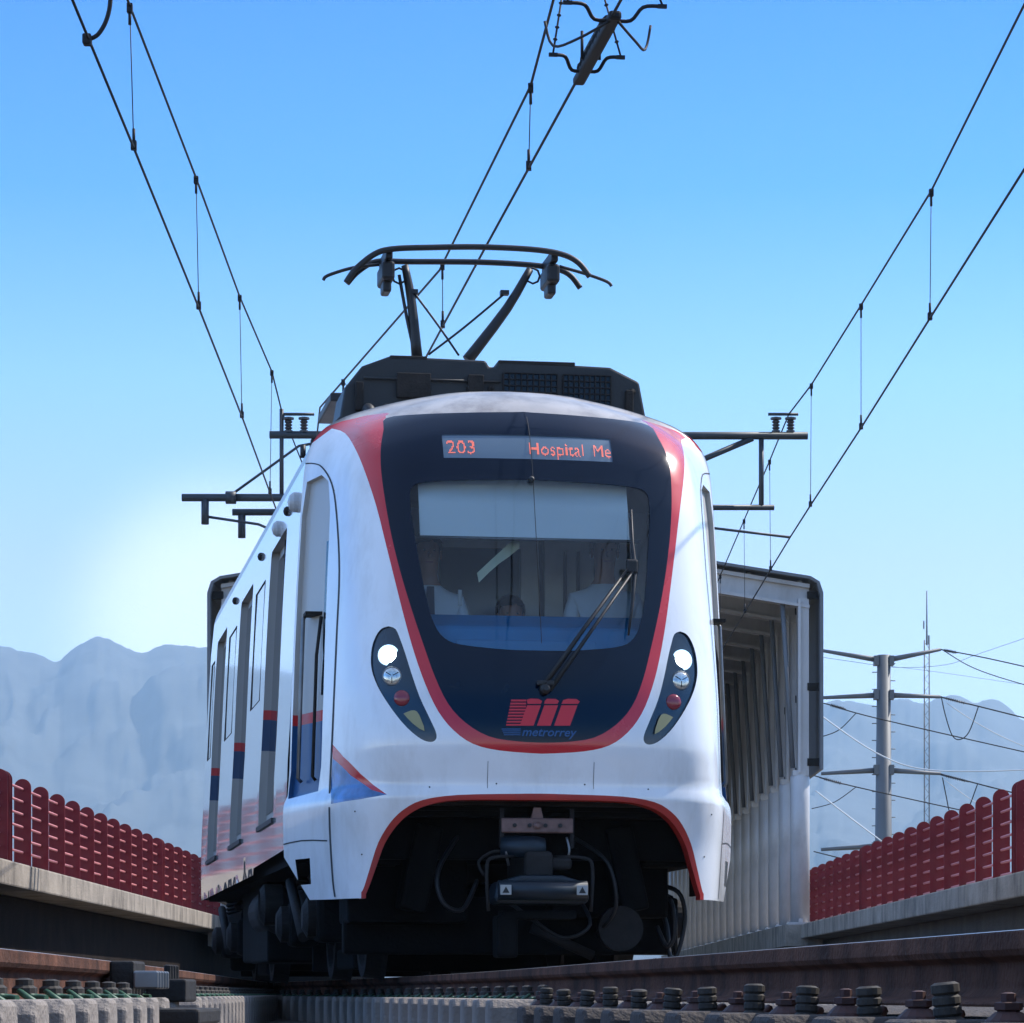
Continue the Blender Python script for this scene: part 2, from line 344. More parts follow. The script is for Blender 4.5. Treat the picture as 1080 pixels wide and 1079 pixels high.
# ---------------------------------------------------------------- parapets and fences
def wallband(name, sgn, top, thick, xin, label):
    t = thing(name, (sgn*xin, 50, -0.2), label, 'wall')
    m = MB()
    y = -30
    while y < 95:                                   # precast lengths with open joints
        m.box((sgn*0.42, y+2.99, top+0.2-thick/2), (0.84, 5.97, thick), bev=0.02); y += 6
    m.build('coping', M['conc'], t)
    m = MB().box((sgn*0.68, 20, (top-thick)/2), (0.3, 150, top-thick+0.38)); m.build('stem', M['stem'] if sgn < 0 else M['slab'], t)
    return t
PL, PR = 1.41, 1.29
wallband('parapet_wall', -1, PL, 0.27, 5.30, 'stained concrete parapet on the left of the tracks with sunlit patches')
wallband('parapet_wall', 1, PR, 0.27, 5.35, 'shaded concrete parapet right of the tracks leading to the white canopy')

def make_fence(sgn, xf, zb, label):
    t = thing('parapet_fence', (sgn*xf, 45, zb), label, 'fence')
    H = 1.10; wd = 0.20; out = [(-wd/2, 0), (wd/2, 0), (wd/2, H-wd/2)]+[(math.cos(a)*wd/2, H-wd/2+math.sin(a)*wd/2) for a in [math.pi*k/12 for k in range(1, 12)]]+[(-wd/2, H-wd/2)]
    y = -19.0; k = 0; first = None
    while y < 17.5:
        def post(yy):
            nonlocal first
            if first is None:
                m = MB().prism(out, lambda u, v: (u, -0.011, v), lambda u, v: (u, 0.011, v)); m.box((0, 0, 0.012), (0.24, 0.12, 0.024))
                first = m.build('post', M['fence'], t, bev=0.003); first.location = (0, yy, 0)
            else:
                c = first.copy(); COL.objects.link(c); c.parent = t; c.location = (0, yy, 0)
        post(y)
        if k % 11 == 7:
            post(y+0.16); post(y+0.32); y += 0.32
        y += 1.42; k += 1
    for i in range(7):
        m = MB().tube([(0, -19.6, 0.09+i*0.148), (0, 17.9, 0.09+i*0.148)], 0.016, 8); m.build('rail', M['fencerail'], t)
    return t
make_fence(-1, 5.72, PL, 'dark red metal fence on the left parapet running behind the train')
make_fence(1, 5.72, PR, 'dark red metal fence on the right parapet below the power pylon')

# ---------------------------------------------------------------- tracks
def curve_pts(pts, y0, y1, step=0.25):
    f = pchip(pts); out = []; y = y0
    while y <= y1: out.append((f(y), y)); y += step
    return out, f
rail_prof = [(-0.036, 0.0), (0.036, 0.0), (0.037, -0.030), (0.030, -0.040), (0.009, -0.050), (0.0085, -0.092), (0.02, -0.105), (0.068, -0.113), (0.068, -0.121), (-0.068, -0.121), (-0.068, -0.113), (-0.02, -0.105), (-0.0085, -0.092), (-0.009, -0.050), (-0.030, -0.040), (-0.037, -0.030)]
def rail(pts, parent):
    rings = []
    for i, (x, y) in enumerate(pts):
        a = Vector(pts[max(i-1, 0)]); b = Vector(pts[min(i+1, len(pts)-1)]); d = (b-a).normalized(); nx_, ny_ = d.y, -d.x
        rings.append([(x+u*nx_, y+u*ny_, RAIL+v) for u, v in rail_prof])
    m = MB().loft(rings); o = m.build('rail', [M['rust'], M['railtop']], parent, bev=0.004)
    n = len(rail_prof)
    for p in o.data.polygons:
        c = p.normal
        if c.z > 0.95 and p.center.z > RAIL-0.002: p.material_index = 1
    return o
def sleeper_mesh(name, length, near_x, m, parent=None):
    w2, h = 0.13, 0.19
    prof = [(-w2, -h), (w2, -h), (w2-0.02, -0.03), (w2-0.045, 0), (-w2+0.045, 0), (-w2+0.02, -0.03)]
    mb = MB().prism(prof, lambda u, v: (near_x, u, v), lambda u, v: (near_x+length, u, v))
    return mb.build(name, m, parent, bev=0.012)
def coil(mb, c, s=1.0, d=1):
    x, y, z = c
    mb.tube(smoothline([(x, y-0.05*s, z), (x+0.03*d*s, y-0.055*s, z+0.02*s), (x+0.055*d*s, y-0.02*s, z+0.036*s), (x+0.05*d*s, y+0.02*s, z+0.030*s), (x+0.015*d*s, y+0.05*s, z+0.018*s), (x-0.02*d*s, y+0.03*s, z+0.014*s)], 3), 0.0095*s, 8)
tr_lab = {}
# crossover track (the train's): left rail traced, right rail offset
XP = [(2, 1.10), (5.1, 0.815), (9.1, 0.435), (14.8, -0.10), (20.8, -0.83), (28, -1.95), (36, -2.75), (44, -2.95), (60, -2.95)]
pl, fl = curve_pts(XP, 2.2, 60)
tk = thing('railway_track', (0.5, 12, -0.2), 'rusty rails crossing from right foreground to beneath the train', 'railway track')
off = Vector((-0.5, -12, 0.2))
rl = rail(pl, tk); rl.data.transform(Matrix.Translation(off))
def offs(pts, dd):
    out = []
    for i, (x, y) in enumerate(pts):
        a = Vector(pts[max(i-1, 0)]); b = Vector(pts[min(i+1, len(pts)-1)]); d = (b-a).normalized(); out.append((x+dd*d.y, y-dd*d.x))
    return out
rr = rail(offs(pl, 1.507), tk); rr.data.transform(Matrix.Translation(off))
s_light = sleeper_mesh('sleeper', 2.1, -0.30, M['sleeper'], tk); s_dark = sleeper_mesh('sleeper', 2.1, -0.24, M['darksleeper'], tk)
def fastener_big():
    m = MB(); m.lathe([(0.030, 0), (0.030, 0.02), (0.022, 0.026), (0.026, 0.030), (0.026, 0.040), (0.022, 0.043), (0.026, 0.046), (0.026, 0.056), (0.021, 0.060), (0.026, 0.064), (0.026, 0.076), (0.018, 0.080), (0.004, 0.080)], (0, 0, 0.0), n=14)
    m.box((0, 0, -0.02), (0.075, 0.14, 0.045), bev=0.006)
    return m
def clip_big():
    m = MB(); coil(m, (0.0, 0, 0.0), 1.0, 1); m.lathe([(0.030, -0.02), (0.036, 0.0), (0.036, 0.016), (0.030, 0.032), (0.018, 0.044), (0.006, 0.048)], (0.0, 0, 0.0), n=14)
    m.lathe([(0.015, 0), (0.015, 0.010), (0.019, 0.012), (0.019, 0.022), (0.010, 0.024), (0.010, 0.036), (0.004, 0.038)], (0.0, 0, 0.036), n=6)
    return m
fb0 = None; cb0 = None; gc0 = None
y = 2.6; k = 0; uses = {'l': s_light, 'd': s_dark}; used = {}
while y < 33:
    x = fl(y); ang = math.atan((fl(y+0.1)-fl(y-0.1))/0.2); kind = 'd' if y < 11.0 else 'l'
    src = uses[kind]
    if kind in used: s = src.copy(); COL.objects.link(s); s.parent = tk
    else: s = src; used[kind] = 1
    s.location = Vector((x, y, -0.020 if kind == 'l' else -0.040))+off; s.rotation_euler = (0, 0, -ang)
    if kind == 'd':
        if fb0 is None: fb0 = fastener_big().build('bolt', M['bolt'], s); f = fb0
        else: f = fb0.copy(); COL.objects.link(f); f.parent = s
        f.location = (-0.150, random.uniform(-0.01, 0.01), -0.022); f.rotation_euler = (random.uniform(-.08, .08), random.uniform(-.08, .08), random.uniform(0, 3))
        f.scale = (0.86, 0.86, random.uniform(0.9, 1.05))
        if cb0 is None: cb0 = clip_big().build('clip', M['clip'], s); f = cb0
        else: f = cb0.copy(); COL.objects.link(f); f.parent = s
        f.location = (-0.135, 0.29+random.uniform(-0.012, 0.012), -0.030); f.rotation_euler = (0, 0, random.uniform(-0.3, 0.3)); f.scale = (1.15, 1.0, random.uniform(0.9, 1.1))
    else:
        if gc0 is None:
            m = MB(); coil(m, (-0.03, 0, -0.008), 0.7, 1); m.m = 1
            m.lathe([(0.026, 0), (0.026, 0.012), (0.02, 0.016), (0.02, 0.032), (0.008, 0.038)], (0.0, 0, 0.014), n=12)
            gc0 = m.build('clip', [M['green'], M['bolt']], s); f = gc0
        else: f = gc0.copy(); COL.objects.link(f); f.parent = s
        f.location = (-0.10, 0.0, 0.0)
    y += 0.60*math.cos(ang); k += 1

# left track
LP = [(2, -1.05), (7.4, -1.17), (10.5, -1.29), (17.9, -1.66), (25, -2.02), (34, -2.35), (60, -2.4)]
pl2, fl2 = curve_pts(LP, 2.4, 60)
tk2 = thing('railway_track', (-2, 12, -0.2), 'left railway track with rusty rail, bolted joint and pale sleeper ends', 'railway track')
off2 = Vector((2, -12, 0.2))
for q in (pl2, offs(pl2, -1.507)): rail(q, tk2).data.transform(Matrix.Translation(off2))
s2 = sleeper_mesh('sleeper', 2.15, -1.95, M['sleeper'], tk2); first = True; cap0 = None
y = 3.0
while y < 30:
    x = fl2(y); ang = math.atan((fl2(y+0.1)-fl2(y-0.1))/0.2)
    if first: s = s2; first = False
    else: s = s2.copy(); COL.objects.link(s); s.parent = tk2
    s.location = Vector((x, y, -0.012))+off2; s.rotation_euler = (0, 0, -ang)
    if 10.9 < y < 11.9: s.location.z -= 0.05
    if cap0 is None:
        m = MB(); coil(m, (0.03, 0, -0.008), 0.75, -1); m.m = 1
        m.lathe([(0.028, 0), (0.028, 0.012), (0.02, 0.018), (0.02, 0.03), (0.008, 0.034)], (0.0, 0, 0.012), n=12)
        cap0 = m.build('clip', [M['green'], M['bolt']], s); f = cap0
    else: f = cap0.copy(); COL.objects.link(f); f.parent = s
    f.location = (0.10, 0, 0.0)
    y += 0.50
# joint clamp on the left rail
jy = 9.95; jc = thing('rail_clamp', (fl2(jy)+0.05, jy, -0.02), 'grey steel clamp block gripping the left rail beside the sleepers', 'rail clamp')
m = MB().box((0.03, 0, 0.055), (0.075, 0.30, 0.13), bev=0.008); m.build('block', M['undergrey'], jc)
for i in range(5):
    MB().box((0.105+0.0*i, -0.16+i*0.075, 0.062), (0.075, 0.028, 0.055), bev=0.006).build('tooth', M['steel'], jc)
m = MB().box((0.10, 0.62, 0.03), (0.13, 0.34, 0.075), bev=0.008)
for i in range(4): m.lathe([(0.012, 0), (0.012, 0.05), (0.004, 0.055)], (0.10, 0.50+i*0.08, 0.06), n=8)
m.build('bolt_plate', M['undergrey'], jc)
m = MB().box((0.20, 0.05, -0.05), (0.16, 0.7, 0.05), bev=0.01); m.build('base_plate', M['undergrey'], jc)
# straight right-hand track further off
tk3 = thing('railway_track', (3.2, 30, -0.2), 'right-hand straight track hidden low beyond the nearer rusty rail', 'railway track')
for xx in (2.45, 3.957):
    rail([(xx, yy) for yy in range(8, 96, 4)], tk3).data.transform(Matrix.Translation((-3.2, -30, 0.2)))
s3 = sleeper_mesh('sleeper', 2.4, -1.2, M['sleeper'], tk3)
for i in range(60):
    s = s3 if i == 0 else s3.copy()
    if i: COL.objects.link(s); s.parent = tk3
    s.location = (0, -20+i*0.7, 0.16)

# ---------------------------------------------------------------- station canopy
can = thing('station_canopy', (0.06, 60, 1.3), 'long white steel station canopy of repeated portal frames behind the train', 'canopy')
def portal(parent):
    fr = bpy.data.objects.new('portal_frame', None); COL.objects.link(fr); fr.parent = parent
    for sg in (-1, 1):
        m = MB().tube([(sg*5.35, 0, -0.02), (sg*5.35, 0, 2.72), (sg*5.35, 0, 2.80)], [0.185, 0.185, 0.13], 20); m.box((sg*5.35, 0, 0.0), (0.46, 0.55, 0.05)); m.box((sg*5.35, -0.2, 0.05), (0.08, 0.08, 0.09)); m.build('column', M['portal'], fr)
        m = MB(); m.box((sg*5.41, 0, 4.40), (0.20, 0.24, 3.3)); m.box((sg*5.33, 0, 4.40), (0.05, 0.36, 3.2))
        m.box((sg*5.33, 0, 2.80), (0.24, 0.30, 0.10)); m.build('upper_column', M['portal'], fr)
        m = MB(); a = Vector((sg*5.22, 0, 2.9)); b = Vector((sg*5.02, 0, 6.0)); m.tube([a, b], 0.045, 8); m.build('strut', M['clad'], fr)
        m = MB(); sl = 0.157
        for (dz, th, dy) in ((0, 0.07, 0.30), (-0.19, 0.34, 0.06), (-0.38, 0.06, 0.30)):
            z0 = 6.27+dz
            m.add([(sg*5.52, -dy/2, z0-th/2), (sg*5.52, dy/2, z0-th/2), (sg*5.52, dy/2, z0+th/2), (sg*5.52, -dy/2, z0+th/2),
                   (0, -dy/2, z0-th/2+5.7*sl), (0, dy/2, z0-th/2+5.7*sl), (0, dy/2, z0+th/2+5.7*sl), (0, -dy/2, z0+th/2+5.7*sl)],
                  [(0, 1, 2, 3), (4, 7, 6, 5), (0, 4, 5, 1), (1, 5, 6, 2), (2, 6, 7, 3), (3, 7, 4, 0)])
        m.build('rafter', M['portal'], fr)
    return fr
can.scale = (0.99, 1, 1)
p0 = portal(can)
for i in range(1, 20):
    c = copy_tree(p0); c.parent = can; c.location = (0, 2.55*i, 0)
for sg in (-1, 1):
    n = 20; prof = [(5.70, 2.85), (5.76, 2.85), (5.76, 6.12), (5.69, 6.33), (5.52, 6.43), (0, 6.43+5.52*0.157), (0, 6.38+5.52*0.157), (5.50, 6.38), (5.64, 6.30), (5.70, 6.08)]
    MB().prism(prof[:3]+prof[3:6]+prof[6:], lambda u, v: (sg*u, -0.35, v), lambda u, v: (sg*u, 49.5, v)).build('roof_sheet', M['clad'] if 1 else 0, can)
    for zz in (3.0, 4.4, 6.1):
        b0 = None
        for i in range(3): MB().box((sg*5.60, -0.1+2.55*i, zz), (0.24, 0.10, 0.14)).build('bracket', M['undergrey'], can)
    m = MB()
    for i in range(6): m.box((sg*(0.6+i*0.95), 24.5, 6.33+(5.52-(0.6+i*0.95))*0.157), (0.08, 49, 0.07))
    m.build('purlin', M['roofsheet'], can)
    MB().box((sg*5.40, 24.5, -0.22), (0.7, 49.6, 0.40)).build('plinth', M['conc'], can)

# ---------------------------------------------------------------- overhead lines
def at(px, py, z): 
    s = (HY-py)/z; return Vector(((px-CX)/s, F/s, z))
def wire_between(a, b, r, n=10, sag=0.0):
    return [Vector(a).lerp(Vector(b), i/n)-Vector((0, 0, sag*4*(i/n)*(1-i/n))) for i in range(n+1)]
def oline(label, contact, mess, drops, rc=0.009, rm=0.009, rd=0.0035):
    o0 = Vector(contact[0]); t = thing('overhead_line', o0, label, 'overhead wire')
    MB().tube([Vector(p)-o0 for p in contact], rc, 8).build('contact_wire', M['wire'], t)
    MB().tube([Vector(p)-o0 for p in mess], rm, 8).build('messenger_wire', M['wire'], t)
    def interp(P, y):
        for a, b in zip(P[:-1], P[1:]):
            if a[1] <= y <= b[1]:
                k = (y-a[1])/(b[1]-a[1]); return Vector(a).lerp(Vector(b), k)
        return Vector(P[-1])
    for y in drops:
        c = interp(contact, y); m_ = interp(mess, y); m = MB().tube([c-o0, m_-o0], rd, 6)
        for q, s in ((c, 1), (m_, -1)):
            m.box(q-o0+Vector((0, 0, 0.015*s)), (0.035, 0.045, 0.055)); m.tube([q-o0+Vector((0, 0, 0.03*s)), q-o0+Vector((0, 0, 0.12*s))], 0.010, 6)
        m.build('dropper', M['wire'], t)
    return t, interp
ZC = 5.30
cL = [(-2.30, 12, ZC), (-2.37, 20.2, ZC), (-2.42, 24.9, ZC), (-2.48, 29.6, ZC), (-2.56, 34.1, ZC), (-2.62, 37.5, ZC), (-2.45, 60, ZC), (-2.3, 92, ZC)]
mL = [(-2.42, 9, 6.45), (-2.39, 15, 6.27), (-2.395, 20.2, 6.19), (-2.44, 24.9, 6.30), (-2.50, 29.6, 6.40), (-2.54, 34.1, 6.58), (-2.68, 37.5, 6.78), (-2.5, 60, 6.3), (-2.4, 92, 6.7)]
cR = [(3.32, 12, ZC), (3.28, 25.3, ZC), (3.27, 30.2, ZC), (3.24, 35, ZC), (3.23, 37.4, ZC), (3.25, 60, ZC), (3.3, 92, ZC)]
mR = [(3.30, 12, 6.62), (3.30, 20, 6.38), (3.29, 25.3, 6.30), (3.27, 30.2, 6.45), (3.25, 35, 6.61), (3.22, 37.5, 6.74), (3.22, 40.3, 6.66), (3.24, 60, 6.3), (3.3, 92, 6.7)]
cM = [(1.60, 9.5, ZC), (0.58, 17.2, ZC), (-0.19, 22.9, ZC), (-0.71, 26.8, ZC), (-2.2, 37.5, ZC)]
mM = [(1.55, 9.5, 5.95), (0.60, 16.0, 5.86), (0.30, 18.2, 5.86), (0.12, 20.7, 5.83), (-0.58, 25.8, 5.79), (-1.90, 31.9, 5.80), (-2.3, 37.5, 6.2)]
oline('pair of overhead wires with droppers above the left track', cL, mL, [15.5, 20.2, 24.9, 29.6, 34.1, 43, 48, 53])
oline('pair of overhead wires with droppers above the right track', cR, mR, [20.4, 25.3, 30.2, 35, 40.3, 44.8, 50])
oM, im = oline('slanting overhead wires above the train touched by its pantograph', cM, mM, [14.0, 20.7, 25.6, 30.5])
# curved jumper on the left contact wire
q = at(92, 42, ZC); jp = thing('jumper_cable', q, 'curved black jumper cable clamped to the left contact wire at the top', 'cable')
m = MB().box((0, 0, 0), (0.05, 0.07, 0.06), bev=0.01); m.build('clamp', M['wire'], jp)
MB().tube(smoothline([(0, 0, 0), (0.06, 0, 0.03), (0.11, 0, 0.12), (0.13, 0, 0.25), (0.12, 0, 0.5), (-0.02, 0.1, 0.92)], 5), 0.013, 8).build('cable', M['wire'], jp)
# section insulator on the slanted contact wire
q = at(629, 52, ZC); dirv = (Vector(cM[2])-Vector(cM[1])).normalized(); si = thing('section_insulator', q, 'dark section insulator with arcing horns hung in the contact wire at top centre', 'insulator', rz=math.atan2(-dirv.x, dirv.y))
m = MB().box((0, 0, 0), (0.07, 1.3, 0.05), bev=0.015); m.box((0, 0.1, 0.04), (0.05, 0.7, 0.09), bev=0.01)
for k in range(9): m.lathe([(0.02, 0), (0.044, 0.012), (0.02, 0.024)], (0, -0.45+k*0.11, 0.02), axis=(0, 1, 0), n=12)
m.build('insulating_beam', M['wire'], si)
for sg in (-1, 1):
    for yy, sx_ in ((-0.55, 0.20), (0.42, 0.15)):
        m = MB().tube(smoothline([(0, yy, 0), (sg*sx_*0.5, yy, 0.0), (sg*sx_*0.8, yy-0.05, 0.06), (sg*sx_*1.25, yy-0.08, 0.06)], 4), 0.011, 8); m.box((sg*sx_*1.3, yy-0.08, 0.06), (0.05, 0.02, 0.02))
        m.build('bracket_arm', M['wire'], si)
        m = MB(); P0 = Vector((sg*sx_*1.3, yy-0.08, 0.07)); P1 = Vector((sg*0.10, yy+0.1, 0.56)); m.tube([P0, P1], 0.006, 6)
        for k in range(1, 6): m.lathe([(0.006, 0), (0.014, 0.01), (0.006, 0.02)], P0.lerp(P1, k*0.16), n=8, axis=(P1-P0))
        m.build('hanger', M['wire'], si)
    MB().tube(smoothline([(sg*0.02, -0.6, -0.02), (sg*0.16, -0.35, -0.05), (sg*0.26, -0.1, -0.02), (sg*0.30, -0.05, 0.13)], 4), 0.008, 8).build('arcing_horn', M['wire'], si)
    MB().tube([(sg*0.05, 0.2, 0.0), (sg*0.05, 0.2, 0.16)], 0.009, 6).build('stud', M['wire'], si)
# mast with cantilevers (mostly hidden behind the train)
ms = thing('catenary_mast', (0.45, 37.5, -0.2), 'grey central mast with cantilever arms reaching out both sides behind the train', 'mast')
mo_ = Vector((-0.45, -37.5, 0.2))
MB().tube([Vector((0.45, 37.5, -0.2))+mo_, Vector((0.45, 37.5, 6.85))+mo_], [0.16, 0.12], 16).build('pole', M['tubeg'], ms)
def arm(name, pts, r, par=ms, o=mo_, mm='tubeg'):
    m = MB().tube([Vector(p)+o for p in pts], r, 10); return m.build(name, M[mm], par)
def post_ins(x, z):
    m = MB(); m.lathe([(0.05, 0), (0.05, 0.02), (0.028, 0.03), (0.05, 0.05), (0.028, 0.065), (0.05, 0.085), (0.028, 0.10), (0.05, 0.12), (0.03, 0.14), (0.065, 0.15), (0.065, 0.17), (0.02, 0.18)], Vector((x, 37.5, z))+mo_, n=14); m.build('insulator', M['insul'], ms)
Y = 37.5
arm('top_arm', [(0.45, Y, 6.49), (3.44, Y, 6.49)], 0.045); arm('brace', [(0.45, Y, 5.2), (1.6, Y, 5.95), (2.80, Y, 6.46)], 0.035)
post_ins(3.07, 6.53); post_ins(3.24, 6.53); arm('saddle', [(2.98, Y, 6.74), (3.33, Y, 6.74)], 0.018)
arm('hanger_post', [(2.90, Y, 6.45), (2.90, Y, 5.64)], 0.03); arm('lower_arm', [(0.45, Y, 5.655), (3.05, Y, 5.655)], 0.033)
arm('steady_rod', [(1.6, Y, 5.50), (2.39, Y, 5.41), (3.23, Y, 5.31)], 0.016)
arm('top_arm', [(0.45, Y, 6.5), (-2.82, Y, 6.5)], 0.045); post_ins(-2.42, 6.53); post_ins(-2.60, 6.53); arm('saddle', [(-2.70, Y, 6.74), (-2.3, Y, 6.74)], 0.018)
arm('hanger_post', [(-2.68, Y, 6.8), (-2.68, Y, 5.78)], 0.025); arm('lower_arm', [(0.45, Y, 5.77), (-3.84, Y, 5.77)], 0.045)
arm('stub', [(-3.57, Y, 5.75), (-3.57, Y, 5.46)], 0.045); arm('stub', [(-3.16, Y+.2, 5.60), (-3.16, Y+.2, 5.33)], 0.045); arm('lower_arm', [(0.45, Y+.2, 5.63), (-3.27, Y+.2, 5.63)], 0.04)
arm('steady_rod', [(-3.56, Y, 5.55), (-2.95, Y, 5.46), (-2.62, Y, 5.32)], 0.016); arm('tie_rod', [(-3.27, Y, 5.80), (-2.48, Y, 6.37), (0.45, Y, 6.9)], 0.016)
arm('collar', [(-3.33, Y, 5.77), (-3.21, Y, 5.77)], 0.075)

# ---------------------------------------------------------------- power pylon, lines, antenna
DP = 140.0; SP = F/DP
def pw(px, py, d=DP): return Vector(((px-CX)*d/F, d, (HY-py)*d/F))
b0 = pw(931, 1048); pyl = thing('power_pylon', (b0.x, DP, -9), 'tall grey steel power pole with four pairs of cross arms beyond the right fence', 'pylon')
po = Vector((-b0.x, -DP, 9))
z_top = (HY-691)/SP
MB().tube([Vector((b0.x, DP, -9))+po, Vector((b0.x+0.05, DP, z_top))+po], [0.52, 0.29], 12).build('pole', M['pylon'], pyl)
for (yl, ycen, yr) in ((686, 697, 685), (736, 733, 735), (816, 812, 816), (896, 892, 893)):
    for sg, yt in ((-1, yl), (1, yr)):
        a = pw(932, ycen); b = pw(932+sg*(60 if sg > 0 else 66), yt)
        MB().tube([a+po, b+po], [0.13, 0.07], 8).build('cross_arm', M['pylon'], pyl)
        m = MB().box(pw(932+sg*8, ycen)+po, (0.2, 0.5, 0.42)); m.build('clamp', M['pylon'], pyl)
m = MB()
for i in range(26):
    y = 700+i*9; s = -1 if i % 2 else 1; p = pw(932+s*9, y); m.tube([p+po-Vector((s*.1, 0, 0)), p+po+Vector((s*0.14, 0, 0))], 0.022, 5)
m.build('climbing_step', M['pylon'], pyl)
def pline(pts, r, label, mm='wire', dd=0.0, ins=None):
    P = [pw(x, y, DP+dd) for x, y in pts]; P = smoothline(P, 6) if len(P) > 2 else wire_between(P[0], P[1], 0, 10, 0.15)
    o0 = P[0].copy(); t = thing('power_line', o0, label, 'power line', group='power lines at the right')
    MB().tube([p-o0 for p in P], r, 6).build('cable', M[mm], t)
    if ins:
        a, b = pw(*ins[0], DP+dd), pw(*ins[1], DP+dd); m = MB().tube([a-o0, b-o0], r*1.2, 6)
        for k in range(9): m.lathe([(0.03, 0), (0.085, 0.03), (0.03, 0.06)], a.lerp(b, 0.2+0.7*k/9)-o0, axis=b-a, n=8)
        m.build('insulator_string', M['insul'], t)
pline([(992, 685), (1040, 694), (1120, 712)], .028, 'uppermost dark cable from the top right arm of the pylon', ins=((992, 685), (1010, 688.5)))
pline([(995, 686), (1028, 705), (1080, 722), (1130, 733)], .022, 'thin cable dropping below the uppermost one right of the pylon')
pline([(860, 692), (900, 698), (948, 704), (998, 701), (1034, 689), (1090, 670)], .014, 'faint thin cable sagging behind the pylon top and rising to the right', dd=60)
pline([(940, 703), (983, 708), (1080, 722), (1120, 727)], .010, 'faintest thin cable running level just under the pylon top', dd=60)
pline([(991, 735), (1020, 742), (1080, 757), (1130, 770)], .032, 'dark cable from the second right arm of the pylon', ins=((992, 735), (1021, 742.4)))
pline([(993, 736), (997, 754), (1004, 775), (1012, 780), (1022, 772), (1032, 745)], .024, 'deep hanging loop of cable under the second right arm')
pline([(858, 740), (870, 742), (903, 752), (948, 763), (1080, 793), (1130, 804)], .026, 'long dark cable crossing in front of the pylon between second and third arms', dd=-6, ins=((872, 742.5), (892, 748)))
pline([(858, 778), (870, 776), (886, 769), (903, 752)], .022, 'short curved cable loop left of the pylon below the second arm', dd=-6)
pline([(862, 752), (924, 794), (980, 812), (1080, 812), (1120, 806)], .030, 'pale cable sagging from the canopy across to the third right arm', 'palewire', dd=-8)
pline([(998, 741), (1080, 787)], .020, 'pale cable running down right from the second arm', 'palewire')
pline([(991, 816), (1025, 825), (1060, 834), (1110, 846)], .032, 'dark cable from the third right arm down behind the fence', ins=((992, 817), (1022, 824.5)))
pline([(994, 820), (998, 840), (1002, 858), (1010, 870), (1020, 856), (1031, 827)], .024, 'lower hanging loop of cable under the third right arm')
pline([(858, 818), (862, 819), (903, 830), (1016, 855), (1080, 868)], .026, 'dark cable crossing the pylon below its third arms', dd=-6, ins=((864, 820), (890, 827)))
pline([(856, 853), (880, 846), (903, 830)], .020, 'short curved cable loop left of the pylon below the third arm', dd=-6)
pline([(860, 834), (896, 862), (932, 889)], .030, 'pale cable slanting down to the pylon foot behind the fence', 'palewire', dd=-8)
pline([(996, 822), (1060, 862)], .018, 'pale cable slanting down right from the third arm', 'palewire')
pline([(858, 898), (862, 899), (886, 905), (940, 918)], .026, 'lowest dark cable just above the right fence beside the canopy', dd=-6)
DA = 320.0
b1 = pw(977.5, 1048, DA); an = thing('antenna_mast', (b1.x, DA, -9), 'thin distant lattice antenna mast right of the power pylon', 'antenna mast'); ao = Vector((-b1.x, -DA, 9))
m = MB(); hw = 0.24; zt = (HY-675)*DA/F
for dx, dy in ((-hw, -hw), (hw, -hw), (hw, hw), (-hw, hw)): m.tube([(dx, dy, 0), (dx, dy, zt+9)], 0.035, 5)
z = 0; k = 0
while z < zt+8.4:
    s = 1 if k % 2 else -1
    m.tube([(-hw*s, -hw, z), (hw*s, -hw, z+0.6)], 0.02, 4); m.tube([(-hw, hw*s, z), (-hw, -hw*s, z+0.6)], 0.02, 4); m.tube([(hw, hw*s, z), (hw, -hw*s, z+0.6)], 0.02, 4)
    z += 0.6; k += 1
m.build('lattice', M['pylon'], an)
m = MB().tube([(0, 0, zt+8.5), (0, 0, (HY-623)*DA/F+9)], [0.09, 0.05], 6); m.box((0.2, 0, zt+9.0), (0.15, 0.1, 0.9)); m.box((-0.3, 0, zt+10.5), (0.12, 0.1, 0.8)); m.build('whip', M['pylon'], an)

exec_train = True
# ---------------------------------------------------------------- THE TRAIN
TX, TY, TH = -0.015, 19.12, R(8.9)
train = thing('light_rail_train', (TX, TY, RAIL), 'white light rail train with red trimmed dark windscreen and lit headlights', 'train', rz=TH)
ct, st = math.cos(TH), math.sin(TH)
def w2l(p): x, y = p.x-TX, p.y-TY; return Vector((x*ct+y*st, -x*st+y*ct, p.z))
# cross-section: half width against height, and roof height against |x|
sect = [(1.325, 0.50), (1.345, 1.05), (1.342, 1.10), (1.318, 1.16), (1.295, 1.75), (1.265, 2.40), (1.225, 3.02), (1.212, 3.12), (1.180, 3.22), (1.115, 3.31), (1.00, 3.385), (0.80, 3.455), (0.50, 3.525), (0.2, 3.565), (0.0, 3.57)]
_W = pchip([(z, x) for x, z in sect]); _Z = pchip(sorted([(x, z) for x, z in sect[2:]])+[(1.40, 1.0)]) if False else pchip(sorted([(x, z) for x, z in sect[5:]]+[(1.40, 1.2)]))
_Fs = pchip([(0, 0), (0.10, 0.31), (0.19, 0.58), (0.235, 0.70), (0.30, 0.80), (0.40, 0.875), (0.55, 0.925), (0.75, 0.962), (1.0, 0.986), (1.33, 1.0)])
_Ft = pchip([(0, 0), (0.03, 0.22), (0.08, 0.42), (0.15, 0.62), (0.22, 0.75), (0.35, 0.9), (0.5, 0.97), (0.7, 1.0), (3, 1.0)])
_D = pchip([(0.4, 1.06), (0.8, 1.08), (1.05, 1.135), (1.10, 1.145), (1.17, 1.142), (1.26, 1.158), (1.40, 1.18), (1.65, 1.16), (2.0, 1.08), (2.5, 0.93), (3.0, 0.78), (3.3, 0.72), (3.6, 0.70)])
